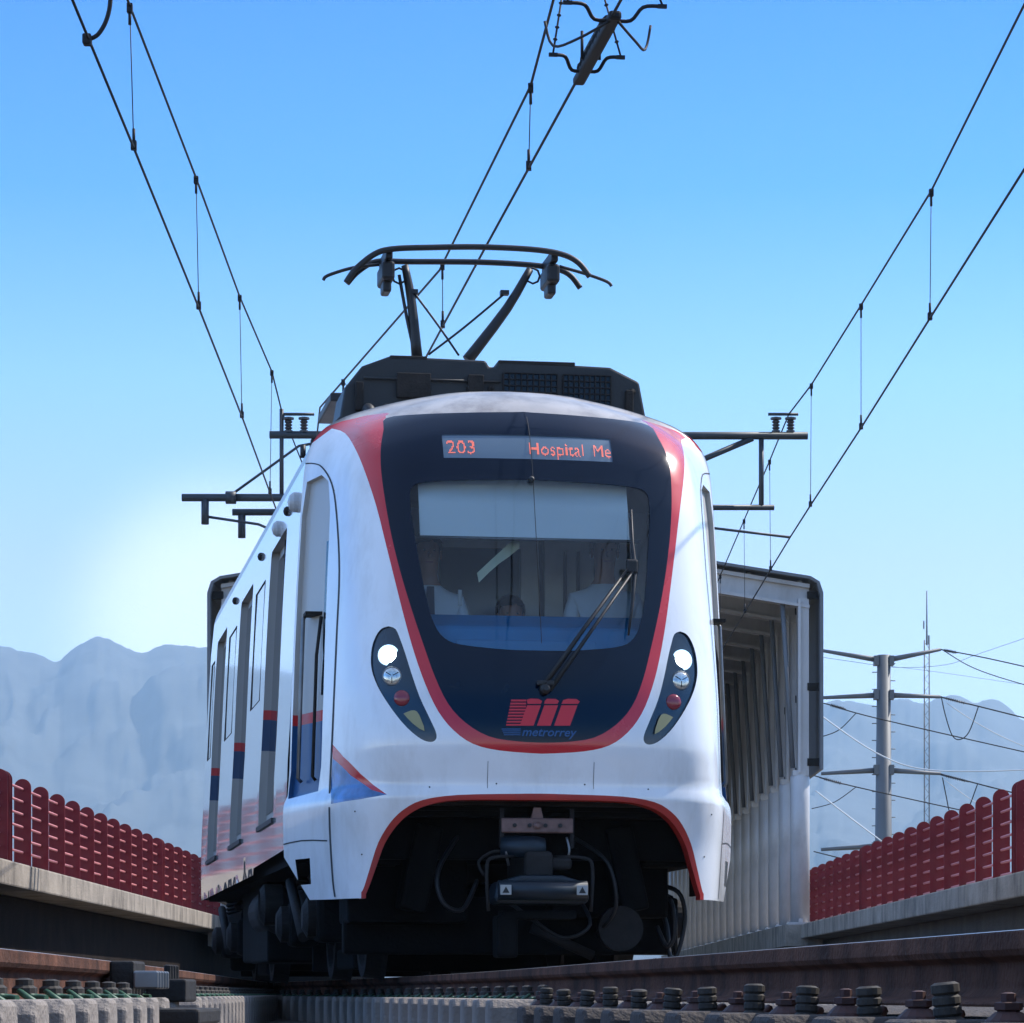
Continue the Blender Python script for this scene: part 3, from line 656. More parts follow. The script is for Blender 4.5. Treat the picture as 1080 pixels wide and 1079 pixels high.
def ys(x, z):
    ax = abs(x); es = _W(z)-ax; et = _Z(ax)-z
    if es <= 0 or et <= 0: return 0.0
    return -_D(z)*_Fs(es)*_Ft(et)
def ynorm(x, z):
    h = 0.006
    gx = (ys(x+h, z)-ys(x-h, z))/(2*h); gz = (ys(x, z+h)-ys(x, z-h))/(2*h)
    return Vector((gx, -1, gz)).normalized()      # points forward/outward
def P2L(px, py, off=0.0):
    """photo point -> (x,z) on the nose surface"""
    d = Vector(((px-CX)/F, 1, (HY-py)/F)); t = 17.2; prev = None
    while t < 19.6:
        q = w2l(d*t)
        f = q.y-(ys(q.x, q.z)-off)
        inside = abs(q.x) < _W(q.z)+0.001 and q.z < _Z(abs(q.x))
        if f > 0 and inside:
            a, b = t-0.02, t
            for _ in range(22):
                c = (a+b)/2; q = w2l(d*c)
                if q.y > ys(q.x, q.z)-off: b = c
                else: a = c
            q = w2l(d*b); return (q.x, q.z)
        t += 0.02
    q = w2l(d*19.0); return (q.x, q.z)
def mirror_loop(left):            # left half, bottom centre -> top centre
    l = [(0.0, left[0][1])]+[(min(x, -0.001), z) for x, z in left[1:-1]]+[(0.0, left[-1][1])]
    return l+[(-x, z) for x, z in l[-2:0:-1]]
def dens(loop, step=0.03):
    out = []; n = len(loop)
    for i in range(n):
        a = Vector(loop[i]); b = Vector(loop[(i+1) % n]); k = max(1, int((b-a).length/step))
        for j in range(k): out.append(tuple(a.lerp(b, j/k)))
    return out
def sm2(pts, sub=4): return [tuple(p) for p in smoothline([Vector((x, y)) for x, y in pts], sub)]
red_o = [(568, 795), (527, 791.6), (499, 784.6), (478.5, 770.4), (462, 750), (448.5, 721.5), (437, 689), (427, 654), (417.4, 616), (407.2, 575), (397, 534.4), (385, 498), (375, 474), (364, 457), (350, 452)]
red_i = [(570, 783.4), (543.7, 781.8), (515.2, 776.5), (490.7, 762), (472.4, 742), (458.5, 713.3), (447.3, 682), (435.5, 647), (423.5, 607.8), (413.3, 567), (406.5, 530.4), (402, 497), (401.5, 473), (404.5, 453), (407, 441), (440, 437), (500, 435), (556, 434.5)]
L_ro = [P2L(*p) for p in sm2(red_o, 3)]; L_ri = [P2L(*p) for p in sm2(red_i, 3)]
ztop_side = 3.235
loop_mask = mirror_loop(L_ri)
# red field: U outside the mask, spreading to the body side at the top
lo = L_ro+[(-1.22, 3.20), (-1.40, 3.15), (-1.40, 3.31), (-1.13, 3.315), (-1.00, 3.365), (-0.86, 3.39), (-0.75, 3.385)]+[L_ri[-1]]
loop_red = mirror_loop([(x, z) for x, z in lo])
gl = [(561, 686), (533, 685), (487, 680), (468.9, 673), (458.5, 659), (450.7, 635.6), (443, 596.7), (435.2, 552.6), (432.6, 526.7), (434.5, 514), (446, 509), (482, 506.7), (533.7, 506), (561, 506)]
loop_glass = mirror_loop([P2L(*p) for p in sm2(gl, 3)])
hl = [(410, 660.5), (417.4, 663.7), (422.6, 675.6), (427.8, 690.4), (433.8, 709.7), (442.6, 734.9), (453, 757.1), (459.7, 772), (459.9, 779.4), (454.5, 782.6), (444, 779.4), (429.3, 767.5), (414.5, 749.7), (401, 729), (393.7, 712.6), (391.2, 699.3), (392.2, 683), (396.7, 670.4), (402.6, 663)]
hl2 = sm2(hl+[hl[0]], 3)[:-1]
loop_hl = [P2L(*p) for p in hl2]; loop_hr = [(-x, z) for x, z in loop_hl]
ao_ = [(565, 837), (543.7, 837.2), (482.6, 838.4), (446, 843.7), (425.6, 853.9), (411.3, 868), (399, 888.5), (390.9, 913), (384, 935.4), (381, 941)]
ai_ = [(565, 843.7), (486.7, 843.7), (453, 848.6), (432.7, 858), (418.4, 871), (406, 889.5), (398, 911), (390.5, 932), (386, 943)]
A_o = [P2L(*p) for p in sm2(ao_, 3)]; A_i = [P2L(*p) for p in sm2(ai_, 3)]
def arch_loop(A):
    l = [(0.0, A[0][1])]+A[1:]; r_ = [(-x, z) for x, z in l[1:]]
    return l[::-1]+r_+[(-A[-1][0], -0.5), (A[-1][0], -0.5)]
loop_ao = arch_loop(A_o+[(A_o[-1][0], 0.2)]); loop_ai = arch_loop(A_i+[(A_i[-1][0], 0.2)])
# domain
dom = []
for i in range(0, 53): dom.append((-_W(0.80+ (3.12-0.80)*i/52), 0.80+(3.12-0.80)*i/52))
topc = [(-_W(z), z) for z in [3.12+0.45*math.sin(math.pi/2*k/26) for k in range(1, 26)]]
dom += topc+[(0, 3.57)]
dom = dom+[(-x, z) for x, z in dom[-2::-1]]
dom += [(1.22, 0.54), (1.12, 0.535), (-1.12, 0.535), (-1.22, 0.54)]
dr = [(-1.272, 2.92), (-1.262, 3.00), (-1.10, 3.00), (-1.095, 2.90), (-1.155, 1.9), (-1.17, 1.20), (-1.30, 1.16), (-1.315, 1.3), (-1.30, 1.9)]
def Wside(z, e): return -(_W(z)-e)
cab = [(Wside(3.00, 0.02), 3.00), (Wside(3.02, 0.09), 3.02), (Wside(2.97, 0.125), 2.97)]+[(Wside(z, 0.14), z) for z in (2.8, 2.4, 2.0, 1.6, 1.3)]+[(Wside(1.16, 0.135), 1.16)]+[(Wside(1.14, 0.008), 1.14)]+[(Wside(z, 0.008), z) for z in (1.3, 1.6, 2.0, 2.4, 2.8)]
cabR = [(-x, z) for x, z in cab]
hole = [(Wside(0.78, 0.05), 0.78), (Wside(0.78, 0.115), 0.78), (Wside(0.63, 0.115), 0.63), (Wside(0.63, 0.06), 0.63)]; holeR = [(-x, z) for x, z in hole]
wed_r = [P2L(*p) for p in [(350, 784), (362, 798), (380, 816), (394, 828), (408, 838), (392, 833), (370, 818), (351, 800)]]
wed_b = [P2L(*p) for p in [(351, 800), (370, 818), (392, 833), (408, 838), (380, 843), (349, 848)]]
wed_rR = [(9, 9), (9.1, 9), (9, 9.1)]; wed_bR = wed_rR
disp = [P2L(*p) for p in [(466, 460), (556, 459)]]; dz1 = P2L(556, 484)[1]
disp = [(disp[0][0], dz1), (-disp[0][0], dz1), (-disp[0][0], disp[1][1]), (disp[0][0], disp[1][1])]
roofline = [(-1.5, 3.31), (-1.13, 3.315), (-1.00, 3.365), (-0.86, 3.39), (-0.75, 3.385)]+[p for p in L_ri if p[1] > 3.30 and p[0] > -0.80]
roofline = roofline+[(-x, z) for x, z in roofline[::-1]]+[(1.5, 4), (-1.5, 4)]
loops = dict(dom=dom, mask=loop_mask, red=loop_red, glass=loop_glass, hl=loop_hl, hr=loop_hr, ao=loop_ao, ai=loop_ai, cab=cab, cabR=cabR, hole=hole, holeR=holeR, wr=wed_r, wb=wed_b, disp=disp)
V2 = []; E2 = []
for k_, lp in loops.items():
    lp = dens(lp, 0.03 if k_ != 'dom' else 0.05); b = len(V2); V2 += [Vector(p) for p in lp]
    E2 += [(b+i, b+(i+1) % len(lp)) for i in range(len(lp))]
es = [0.003, 0.012, 0.025, 0.045, 0.07, 0.10, 0.13, 0.155, 0.175, 0.19, 0.205, 0.22, 0.24, 0.26, 0.28, 0.31, 0.34, 0.38, 0.42, 0.47]
x_ = 0.52
while x_ < 1.33: es.append(x_); x_ += 0.045
grid = []
z = 0.55
while z < 3.56:
    for e_ in es:
        xx = _W(z)-e_
        if xx > 0.01: grid += [(xx, z), (-xx, z)]
    grid.append((0, z)); z += 0.035 if z < 3.1 else 0.014
cells = {}
for v in V2: cells.setdefault((round(v.x/0.02), round(v.y/0.02)), []).append(v)
for p in grid:
    c = (round(p[0]/0.02), round(p[1]/0.02)); ok = True
    for i in (-1, 0, 1):
        for j in (-1, 0, 1):
            for v in cells.get((c[0]+i, c[1]+j), ()):
                if (v.x-p[0])**2+(v.y-p[1])**2 < 0.0045**2: ok = False
    if ok: V2.append(Vector(p))
cv, ce, cf, *_r = delaunay_2d_cdt(V2, E2, [], 0, 1e-5)
reg = {}
for f in cf:
    cx_ = sum(cv[i].x for i in f)/3; cz_ = sum(cv[i].y for i in f)/3
    I = lambda n: inpoly(cx_, cz_, loops[n])
    if not I('dom') or I('ai'): continue
    if I('hole') or I('holeR'): continue
    if I('ao'): k_ = 'arch'
    elif I('disp'): k_ = 'disp'
    elif I('glass'): k_ = 'glass'
    elif I('mask'): k_ = 'mask'
    elif I('hl'): k_ = 'hl'
    elif I('hr'): k_ = 'hr'
    elif I('cab'): k_ = 'cab'
    elif I('cabR'): k_ = 'cabR'
    elif inpoly(cx_, cz_, roofline): k_ = 'roof'
    elif I('red'): k_ = 'red'
    elif I('wr'): k_ = 'wr'
    elif I('wb'): k_ = 'wb'
    else: k_ = 'white'
    reg.setdefault(k_, []).append(f)
def nose_mesh(faces, name, m, parent=None, depth=0.0, rim=0.0, z0=RAIL, rimy=False):
    used = {}; vs = []; ns = []; fs = []
    for f in faces:
        q = []
        for i in f:
            if i not in used:
                x, z = cv[i].x, cv[i].y; n = ynorm(x, z); used[i] = len(vs)
                vs.append(Vector((x, ys(x, z), z-z0))-n*depth); ns.append(n)
            q.append(used[i])
        fs.append(q)
    if rim > 0:
        cnt = {}
        for q in fs:
            for a, b in ((q[0], q[1]), (q[1], q[2]), (q[2], q[0])): cnt.setdefault((min(a, b), max(a, b)), []).append((a, b))
        nv = {}
        for k_, l in cnt.items():
            if len(l) == 1:
                a, b = l[0]
                for i in (a, b):
                    if i not in nv: nv[i] = len(vs); vs.append(vs[i]+(Vector((0, 0.12, 0)) if rimy else ns[i]*rim)); ns.append(None)
                fs.append([b, a, nv[a], nv[b]])
    me = bpy.data.meshes.new(name); me.from_pydata(vs, [], fs)
    nf = len(faces)
    for i, p in enumerate(me.polygons): p.use_smooth = i < nf
    # orient outward
    bm = bmesh.new(); bm.from_mesh(me); bm.faces.ensure_lookup_table()
    for i, f in enumerate(bm.faces):
        if i < nf:
            f.normal_update()
            if f.normal.dot(ns[f.verts[0].index] or Vector((0, -1, 0))) < 0: f.normal_flip()
    bm.to_mesh(me); bm.free()
    nrm = []
    for lp in me.loops:
        n = ns[lp.vertex_index]; nrm.append(n if n is not None else Vector((0, 0, 0)))
    for p in me.polygons:
        if not p.use_smooth:
            for li in p.loop_indices: nrm[li] = p.normal.copy()
    me.normals_split_custom_set([tuple(n) for n in nrm])
    return link(name, me, m, parent)
nose_mesh(reg['white'], 'nose_shell', M['white'], train)
nose_mesh(reg['roof'], 'roof_front', M['roofgrey'], train)
nose_mesh(reg['red'], 'red_stripe', M['red'], train)
nose_mesh(reg['arch'], 'arch_trim', M['arch_red'], train, rim=0.1, rimy=True)
maskp = nose_mesh(reg['mask'], 'windscreen_surround', M['mask'], train, rim=0.0)
nose_mesh(reg['glass'], 'windscreen', M['glass'], train, depth=0.004)
dsp = nose_mesh(reg['disp'], 'destination_display', M['dispbg'], train, depth=0.006, rim=0.006)
nose_mesh(reg['wr'], 'red_livery_flash', M['red'], train); nose_mesh(reg['wb'], 'blue_livery_flash', mat('livery_blue_photo', (0.06, 0.16, 0.38), 0.35, var=0.6, vscale=9, coat=0.4), train)
for k_ in ('cab', 'cabR'):
    cd = nose_mesh(reg[k_], 'cab_door', M['cabdoor'], train, depth=0.03, rim=0.03); sg = -1 if k_ == 'cab' else 1
    # door window, handrail
    def sp(e_, z, off): x = sg*(_W(z)-e_); n = ynorm(x, z); return Vector((x, ys(x, z), z-RAIL))+n*off
    rows = [[sp(e_, z, -0.026) for e_ in (0.112, 0.138)] for z in (2.62, 2.5, 2.2, 1.9, 1.72)]
    MB().loft([r_ for r_ in rows], close=False, caps=False).build('door_window', M['sideglass'], cd)
    MB().tube([sp(0.048, 2.2, 0.0), sp(0.048, 2.18, 0.012), sp(0.05, 1.25, 0.012), sp(0.05, 1.23, -0.01)], 0.012, 8).build('handrail', M['steel'], cd)
    MB().tube([sp(0.105, 2.18, -0.02), sp(0.105, 1.95, 0.00), sp(0.105, 1.25, 0.0), sp(0.105, 1.23, -0.02)], 0.010, 8).build('handrail', M['undergrey'], cd)
    MB().box(sp(0.075, 2.20, -0.01), (0.10, 0.16, 0.02)).build('ledge', M['undergrey'], cd)
# recess behind the skirt holes
for sg in (-1, 1):
    MB().box((sg*1.10, -0.16, 0.70-RAIL), (0.02, 0.34, 0.24)).build('jacking_recess', M['undergrey'], train)
def surf_strip(pts, wd, name, m, parent, off=0.002):
    """thin strip lying on the nose surface along (x,z) points"""
    n = len(pts); vs = []; 
    for i, (x, z) in enumerate(pts):
        a = Vector(pts[max(i-1, 0)]); b = Vector(pts[min(i+1, n-1)]); d = (b-a).normalized(); px_, pz_ = -d.y, d.x
        for s in (-1, 1):
            xx, zz = x+px_*wd/2*s, z+pz_*wd/2*s; nn_ = ynorm(x, z); vs.append(Vector((xx, ys(xx, zz), zz-RAIL))+nn_*off)
    me = bpy.data.meshes.new(name); me.from_pydata(vs, [], [(2*i, 2*i+1, 2*i+3, 2*i+2) for i in range(n-1)]); return link(name, me, m, parent)
seam_px = [(322, 489), (331, 489), (340, 493), (350, 510), (355, 541), (358, 602), (355, 675), (350.5, 779), (347.5, 853), (350.5, 920), (353.5, 946)]
sl_ = [P2L(*p) for p in sm2(seam_px, 4)]
surf_strip(sl_, 0.007, 'panel_seam', M['seam'], train); surf_strip([(-x, z) for x, z in sl_], 0.007, 'panel_seam', M['seam'], train)
hs = [(Wside(0.875, e_), 0.875+0.01*math.sin(e_*20)) for e_ in (0.0, 0.03, 0.08, 0.13, 0.17, 0.195)]
for s in (1, -1): surf_strip([(x*s, z) for x, z in hs], 0.008, 'panel_seam', M['seam'], train)
surf_strip([(0.012, z/100) for z in range(196, 336, 4)], 0.004, 'windscreen_joint', M['black'], train, off=0.003)
# raised crease running across the skirt corners
for s in (-1, 1):
    pass
# small fixings and joints of the nose
for sg in (-1, 1):
    for (x, z) in ((1.02, 1.02), (0.98, 0.78), (1.08, 2.9), (0.62, 1.15), (0.25, 1.17)):
        n_ = ynorm(sg*x, z); MB().lathe([(0.0045, 0), (0.0045, 0.002), (0.002, 0.003)], Vector((sg*x, ys(sg*x, z), z-RAIL)), axis=n_, n=10).build('fixing_screw', M['undergrey'], train)
surf_strip([(0.30, 1.145+0.01*k) for k in range(16)], 0.0025, 'panel_seam', M['undergrey'], train); surf_strip([(-0.30, 1.145+0.01*k) for k in range(16)], 0.0025, 'panel_seam', M['undergrey'], train)
# ---- headlights
lamps = [((409.3, 690.4), 9.2, 'main_lamp', 'lamp_on'), ((413, 712.6), 9.6, 'dipped_lamp', 'silver'), ((423.4, 736), 8.2, 'marker_lamp', 'lamp_red')]
yel = [(425.6, 752.7), (433.8, 749.4), (439.7, 750.5), (444.1, 758.6), (447.8, 771.2), (435.2, 763)]
for sg, k_ in ((1, 'hl'), (-1, 'hr')):
    h = nose_mesh(reg[k_], 'headlight', M['housing'], train, depth=0.012, rim=0.012)
    for (c, r_, nm, mm) in lamps:
        x, z = P2L(*c); rr_ = r_/186.0; x *= sg; n = ynorm(x, z); fx = Vector((0.0, -1, 0))
        ax = (n*0.6+Vector((0, -1, 0))*0.8).normalized(); c3 = Vector((x, ys(x, z), z-RAIL))-n*0.010
        m = MB(); k1 = 0.86 if nm == 'main_lamp' else 1.0; m.lathe([(rr_*k1, -0.02), (rr_*k1, 0.006), (rr_*0.8*k1, 0.011), (rr_*0.5, 0.014), (0.001, 0.015)], c3, axis=ax, n=28); lo_ = m.build(nm, M[mm], h)
        if nm == 'main_lamp': MB().lathe([(rr_*1.22, -0.02), (rr_*1.20, 0.003), (rr_*0.9, 0.004), (0.001, 0.004)], c3, axis=ax, n=32).build('lamp_reflector', M['lamp_halo'], h)
        for p in lo_.data.polygons: p.use_smooth = True
        if nm == 'dipped_lamp':
            m = MB(); pts = [c3+ax.to_track_quat('Z', 'Y') @ Vector((math.cos(2*math.pi*k/28)*rr_, math.sin(2*math.pi*k/28)*rr_, 0.006)) for k in range(29)]
            m.tube(pts, 0.003, 6, caps=False).build('lamp_ring', M['steel'], h)
            m = MB()
            for k in range(3):
                q_ = ax.to_track_quat('Z', 'Y'); t_ = k*2.094+0.5; m.box(c3+q_ @ Vector((math.cos(t_)*rr_*.45, math.sin(t_)*rr_*.45, 0.013)), (rr_*.7, 0.004, rr_*.12), rot=(q_ @ Matrix.Rotation(t_, 3, 'Z').to_quaternion()).to_matrix())
            m.build('lamp_spokes', M['undergrey'], h)
    pts = [(sg*x, z) for x, z in [P2L(*p) for p in sm2(yel+[yel[0]], 2)[:-1]]]
    vs_ = [Vector((x, ys(x, z), z-RAIL))+ynorm(x, z)*0.003 for x, z in pts]
    me = bpy.data.meshes.new('turn_indicator'); me.from_pydata(vs_, [], [list(range(len(vs_)))]); link('turn_indicator', me, M['lamp_yel'], h)
# ---- logo
def decal(poly, name, m, parent, off=0.0025):
    vs_ = [Vector((x, ys(x, z), z-RAIL))+ynorm(x, z)*off for x, z in poly]
    return vs_
lg = MB(); lc = P2L(571, 751); s_ = 1/187.0
def lpt(px, py): return P2L(px, py)
def addpoly(mb, pxs, off=0.003):
    loc = [P2L(*p) for p in pxs]; vs_ = [Vector((x, ys(x, z), z-RAIL))+ynorm(x, z)*off for x, z in loc]; mb.add(vs_, [list(range(len(vs_)))])
SL = lambda y: (766-y)*0.36
for i in range(9):
    y0 = 738+i*3.2; addpoly(lg, [(533.5+SL(y0)*0.55, y0), (554+SL(y0)*0.1, y0), (554+SL(y0)*0.1, y0+1.9), (533.5+SL(y0+1.9)*0.55, y0+1.9)])
for (a_, b_) in ((548, 562.5), (566, 580.5), (584, 601)):
    addpoly(lg, [(a_+SL(765.5), 765.5), (b_+SL(765.5), 765.5), (b_+SL(744), 744), (a_+SL(744), 744)])
addpoly(lg, [(556.3, 742.5), (570.3, 742.5), (571.8, 739.5), (568, 737.2), (560, 736.8), (555.6, 738)])
addpoly(lg, [(573.8, 742.5), (587.8, 742.5), (589.5, 739.5), (586, 737.2), (577, 737), (574.5, 739)])
addpoly(lg, [(592, 742.5), (609.5, 742.5), (611.5, 740), (608, 737.4), (599, 737), (594, 738.4)])
lgo = lg.build('logo', M['logo_red'], train)
def text_mesh(txt, size, name, m, parent, mapper, shear=0.0, off=0.0, dots=0.0):
    cu = bpy.data.curves.new('txt', 'FONT'); cu.body = txt; cu.size = size; cu.offset = off; cu.shear = shear; cu.resolution_u = 4
    o = bpy.data.objects.new('txt', cu); COL.objects.link(o); bpy.context.view_layer.update()
    me = bpy.data.meshes.new_from_object(o.evaluated_get(bpy.context.evaluated_depsgraph_get())); bpy.data.objects.remove(o)
    if dots:                                    # lit points of the LED matrix that fall inside the letters
        tris = [[me.vertices[i].co.xy.copy() for i in p.vertices] for p in me.polygons]; seen = set(); dv = []; df = []
        for t_ in tris:
            x0_, x1_ = min(q.x for q in t_), max(q.x for q in t_); y0_, y1_ = min(q.y for q in t_), max(q.y for q in t_)
            for i in range(math.floor(x0_/dots), math.ceil(x1_/dots)+1):
                for j in range(math.floor(y0_/dots), math.ceil(y1_/dots)+1):
                    if (i, j) not in seen and inpoly(i*dots, j*dots, t_):
                        seen.add((i, j)); h_ = dots*0.40; b_ = len(dv); dv += [(i*dots-h_, j*dots-h_, 0), (i*dots+h_, j*dots-h_, 0), (i*dots+h_, j*dots+h_, 0), (i*dots-h_, j*dots+h_, 0)]; df.append((b_, b_+1, b_+2, b_+3))
        me = bpy.data.meshes.new('t'); me.from_pydata(dv, [], df)
    for v in me.vertices: v.co = mapper(v.co.x, v.co.y)
    me.name = name; return link(name, me, m, parent)
bx, bz = P2L(531, 776)
def on_nose(x0, z0, sx=1.0, off=0.003): return lambda u, v: Vector((x0+u*sx, ys(x0+u*sx, z0+v), z0+v-RAIL))+ynorm(x0+u*sx, z0+v)*off
text_mesh('metrorrey', 0.068, 'logo_lettering', M['logo_blue'], lgo, on_nose(bx+0.10, bz, 1.05), shear=0.3, off=0.001)
m = MB()
for i in range(4): addpoly(m, [(529+i*.8, 768.5+i*2), (549, 768.5+i*2), (549, 769.5+i*2), (529+i*.8, 769.5+i*2)])
m.build('logo_lines', M['logo_blue'], lgo)
x0, zb_ = P2L(471, 478.5); x1, _q = P2L(557, 479); x2, _q2 = P2L(625, 479)
text_mesh('203', 0.120, 'display_text', M['led'], dsp, on_nose(x0, zb_, 0.95, 0.001), off=-0.0004, dots=0.0072)
text_mesh('Hospital', 0.115, 'display_text', M['led'], dsp, on_nose(x1, zb_, 0.86, 0.001), off=-0.0004, dots=0.0072)
text_mesh('Me', 0.115, 'display_text', M['led'], dsp, on_nose(x2, zb_, 0.78, 0.001), off=-0.0004, dots=0.0072)
# ---- wiper
wp = thing('wiper_tmp', (0, 0, 0), '', 'x'); bpy.data.objects.remove(wp)
def nz(px, py, off): x, z = P2L(px, py); return Vector((x, ys(x, z), z-RAIL))+ynorm(x, z)*off
wip = MB().tube([nz(570, 728, 0.03), nz(615, 665, 0.07), nz(662, 600, 0.06)], [0.016, 0.012, 0.008], 8).tube([nz(579, 729, 0.03), nz(622, 668, 0.07), nz(665, 606, 0.06)], [0.014, 0.010, 0.008], 8)
wip = wip.build('wiper', M['black'], train)
MB().lathe([(0.03, -0.01), (0.03, 0.03), (0.016, 0.045)], nz(574, 728, 0.01), axis=ynorm(*P2L(574, 728)), n=14).box(nz(574, 722, 0.03), (0.10, 0.03, 0.03), bev=0.008).build('wiper_base', M['black'], wip)
MB().box(nz(663, 602, 0.06), (0.07, 0.03, 0.08), bev=0.012).build('wiper_hinge', M['black'], wip)
MB().tube([nz(664, 540, 0.03), nz(665, 575, 0.035), nz(667, 603, 0.045), nz(665, 640, 0.035), nz(661, 672, 0.03)], [0.005, 0.009, 0.014, 0.010, 0.006], 8).build('wiper_blade', M['black'], wip)
MB().lathe([(0.018, 0), (0.018, 0.02), (0.01, 0.03)], nz(560, 506, 0.0), axis=(0, -1, 0), n=12).build('camera_dome', M['black'], train)

# ---- body behind the cab
LEN = 8.45; ZB = 0.79
doors = [(0.95, 2.15), (3.70, 4.90), (6.42, 7.60)]
wins = [(2.55, 3.35, 1.95, 2.75), (5.25, 6.05, 1.95, 2.75), (7.82, 8.2, 1.95, 2.75)]
DZ0, DZ1 = 1.08, 2.88
_Wn = _W
_W = pchip([(0.50, 1.315), (1.10, 1.325)]+[(z, x) for x, z in sect[4:]])
def side_wall(sg):
    V = []; E = []
    def lp(pts):
        pts = dens(pts, 0.25); b = len(V); V.extend(Vector(p) for p in pts); E.extend((b+i, b+(i+1) % len(pts)) for i in range(len(pts)))
    outer = [(0.0, 0.855), (2.6, 0.835), (2.65, 0.79), (LEN, 0.785), (LEN, 3.12), (0, 3.12)]; lp(outer)
    dl = [[(a, DZ0), (b, DZ0), (b, DZ1-0.04), (b-0.04, DZ1), (a+0.04, DZ1), (a, DZ1-0.04)] for a, b in doors]
    wl = [[(a, c), (b, c), (b, d), (a, d)] for a, b, c, d in wins]
    for q in dl+wl: lp(q)
    z = 0.85
    while z < 3.12:
        y = 0.1
        while y < LEN: V.append(Vector((y, z))); y += 0.2
        z += 0.1
    vv, ee, ff, *_ = delaunay_2d_cdt(V, E, [], 0, 1e-5)
    keep = {'wall': [], 'win': []}
    for f in ff:
        cy = sum(vv[i].x for i in f)/3; cz = sum(vv[i].y for i in f)/3
        if not inpoly(cy, cz, outer) or any(inpoly(cy, cz, q) for q in dl): continue
        keep['win' if any(inpoly(cy, cz, q) for q in wl) else 'wall'].append(f)
    def mk(fs_, name, m, off=0):
        me = bpy.data.meshes.new(name); me.from_pydata([(sg*(_W(v.y)-off), v.x, v.y-RAIL) for v in vv], [], fs_)
        bm = bmesh.new(); bm.from_mesh(me); bmesh.ops.delete(bm, geom=[v for v in bm.verts if not v.link_faces], context='VERTS')
        bm.faces.ensure_lookup_table()
        for f in bm.faces:
            f.normal_update(); f.smooth = True
            if f.normal.x*sg < 0: f.normal_flip()
        bm.to_mesh(me); bm.free(); return link(name, me, m, train)
    sw = mk(keep['wall'], 'side_wall', M['side_white'])
    for (a, b, c, d) in wins:
        m = MB(); zz = [c+(d-c)*i/4 for i in range(5)]
        m.loft([[(sg*(_W(z)-0.004), a, z-RAIL), (sg*(_W(z)-0.004), b, z-RAIL)] for z in zz], close=False, caps=False); wo_ = m.build('side_window', M['filmglass'], train)
        m = MB(); fr_ = 0.02
        for (p, q) in (((a, c), (b, c)), ((b, c), (b, d)), ((b, d), (a, d)), ((a, d), (a, c))): m.tube([(sg*(_W(p[1])-0.001), p[0], p[1]-RAIL), (sg*(_W(q[1])-0.001), q[0], q[1]-RAIL)], 0.004, 6)
        m.build('window_gasket', M['undergrey'], wo_)
    for (a, b) in doors:
        dp = 0.052; zs_ = [DZ0+(DZ1-DZ0)*i/8 for i in range(9)]
        m = MB(); m.loft([[(sg*(_W(z)-dp), a, z-RAIL), (sg*(_W(z)-dp), b, z-RAIL)] for z in zs_], close=False, caps=False)
        d_ = m.build('passenger_door', M['door'], train)
        m = MB()
        for yy in (a, b): m.loft([[(sg*(_W(z)-dp), yy, z-RAIL), (sg*_W(z), yy, z-RAIL)] for z in zs_], close=False, caps=False)
        m.add([(sg*(_W(DZ1)-dp), a, DZ1-RAIL), (sg*(_W(DZ1)-dp), b, DZ1-RAIL), (sg*_W(DZ1), b, DZ1-RAIL), (sg*_W(DZ1), a, DZ1-RAIL)], [(0, 1, 2, 3)])
        m.build('door_reveal', M['door'], d_)
        mid = (a+b)/2
        for (p, q) in ((a+0.1, mid-0.05), (mid+0.05, b-0.02)):
            m = MB(); m.loft([[(sg*(_W(z)-dp+0.003), p, z-RAIL), (sg*(_W(z)-dp+0.003), q, z-RAIL)] for z in (1.16, 1.55, 1.9, 2.3, 2.82)], close=False, caps=False); m.build('door_glass', M['sideglass'], d_)
        m = MB().box((sg*(_W(DZ0)-0.03), mid, DZ0-RAIL-0.012), (0.09, b-a+0.03, 0.03)); m.build('door_step', M['black'], d_)
        m = MB().tube([(sg*(_W(1.5)-dp+0.004), mid, DZ0-RAIL), (sg*(_W(2.8)-dp+0.004), mid, DZ1-RAIL)], 0.008, 6); m.build('door_seal', M['black'], d_)
    for i, (yy, zz, rr_) in enumerate(((0.30, 2.93, 0.06), (1.0, 2.98, 0.03), (1.62, 2.96, 0.05), (3.1, 2.98, 0.028), (5.6, 2.98, 0.028))):
        m = MB().lathe([(rr_, -0.01), (rr_, rr_*0.4), (rr_*0.7, rr_*0.8), (0.004, rr_)], (sg*_W(zz), yy, zz-RAIL), axis=(sg, 0, 0), n=18); m.build('side_lamp', M['dome'] if i in (0, 2) else M['undergrey'], train)
side_wall(-1); side_wall(1)
# roof skin
rp_ = [(_W(z), z) for z in [3.12+0.45*math.sin(math.pi/2*k/22) for k in range(0, 22)]]+[(0, 3.57)]
rp_ = [(-x, z) for x, z in rp_]+[(x, z) for x, z in rp_[-2::-1]]
m = MB(); m.loft([[(x, y, z-RAIL) for x, z in rp_] for y in (0, 1, 2, 4, 6, LEN)], close=False, caps=False, smooth=True); m.build('roof', M['roofgrey'], train)
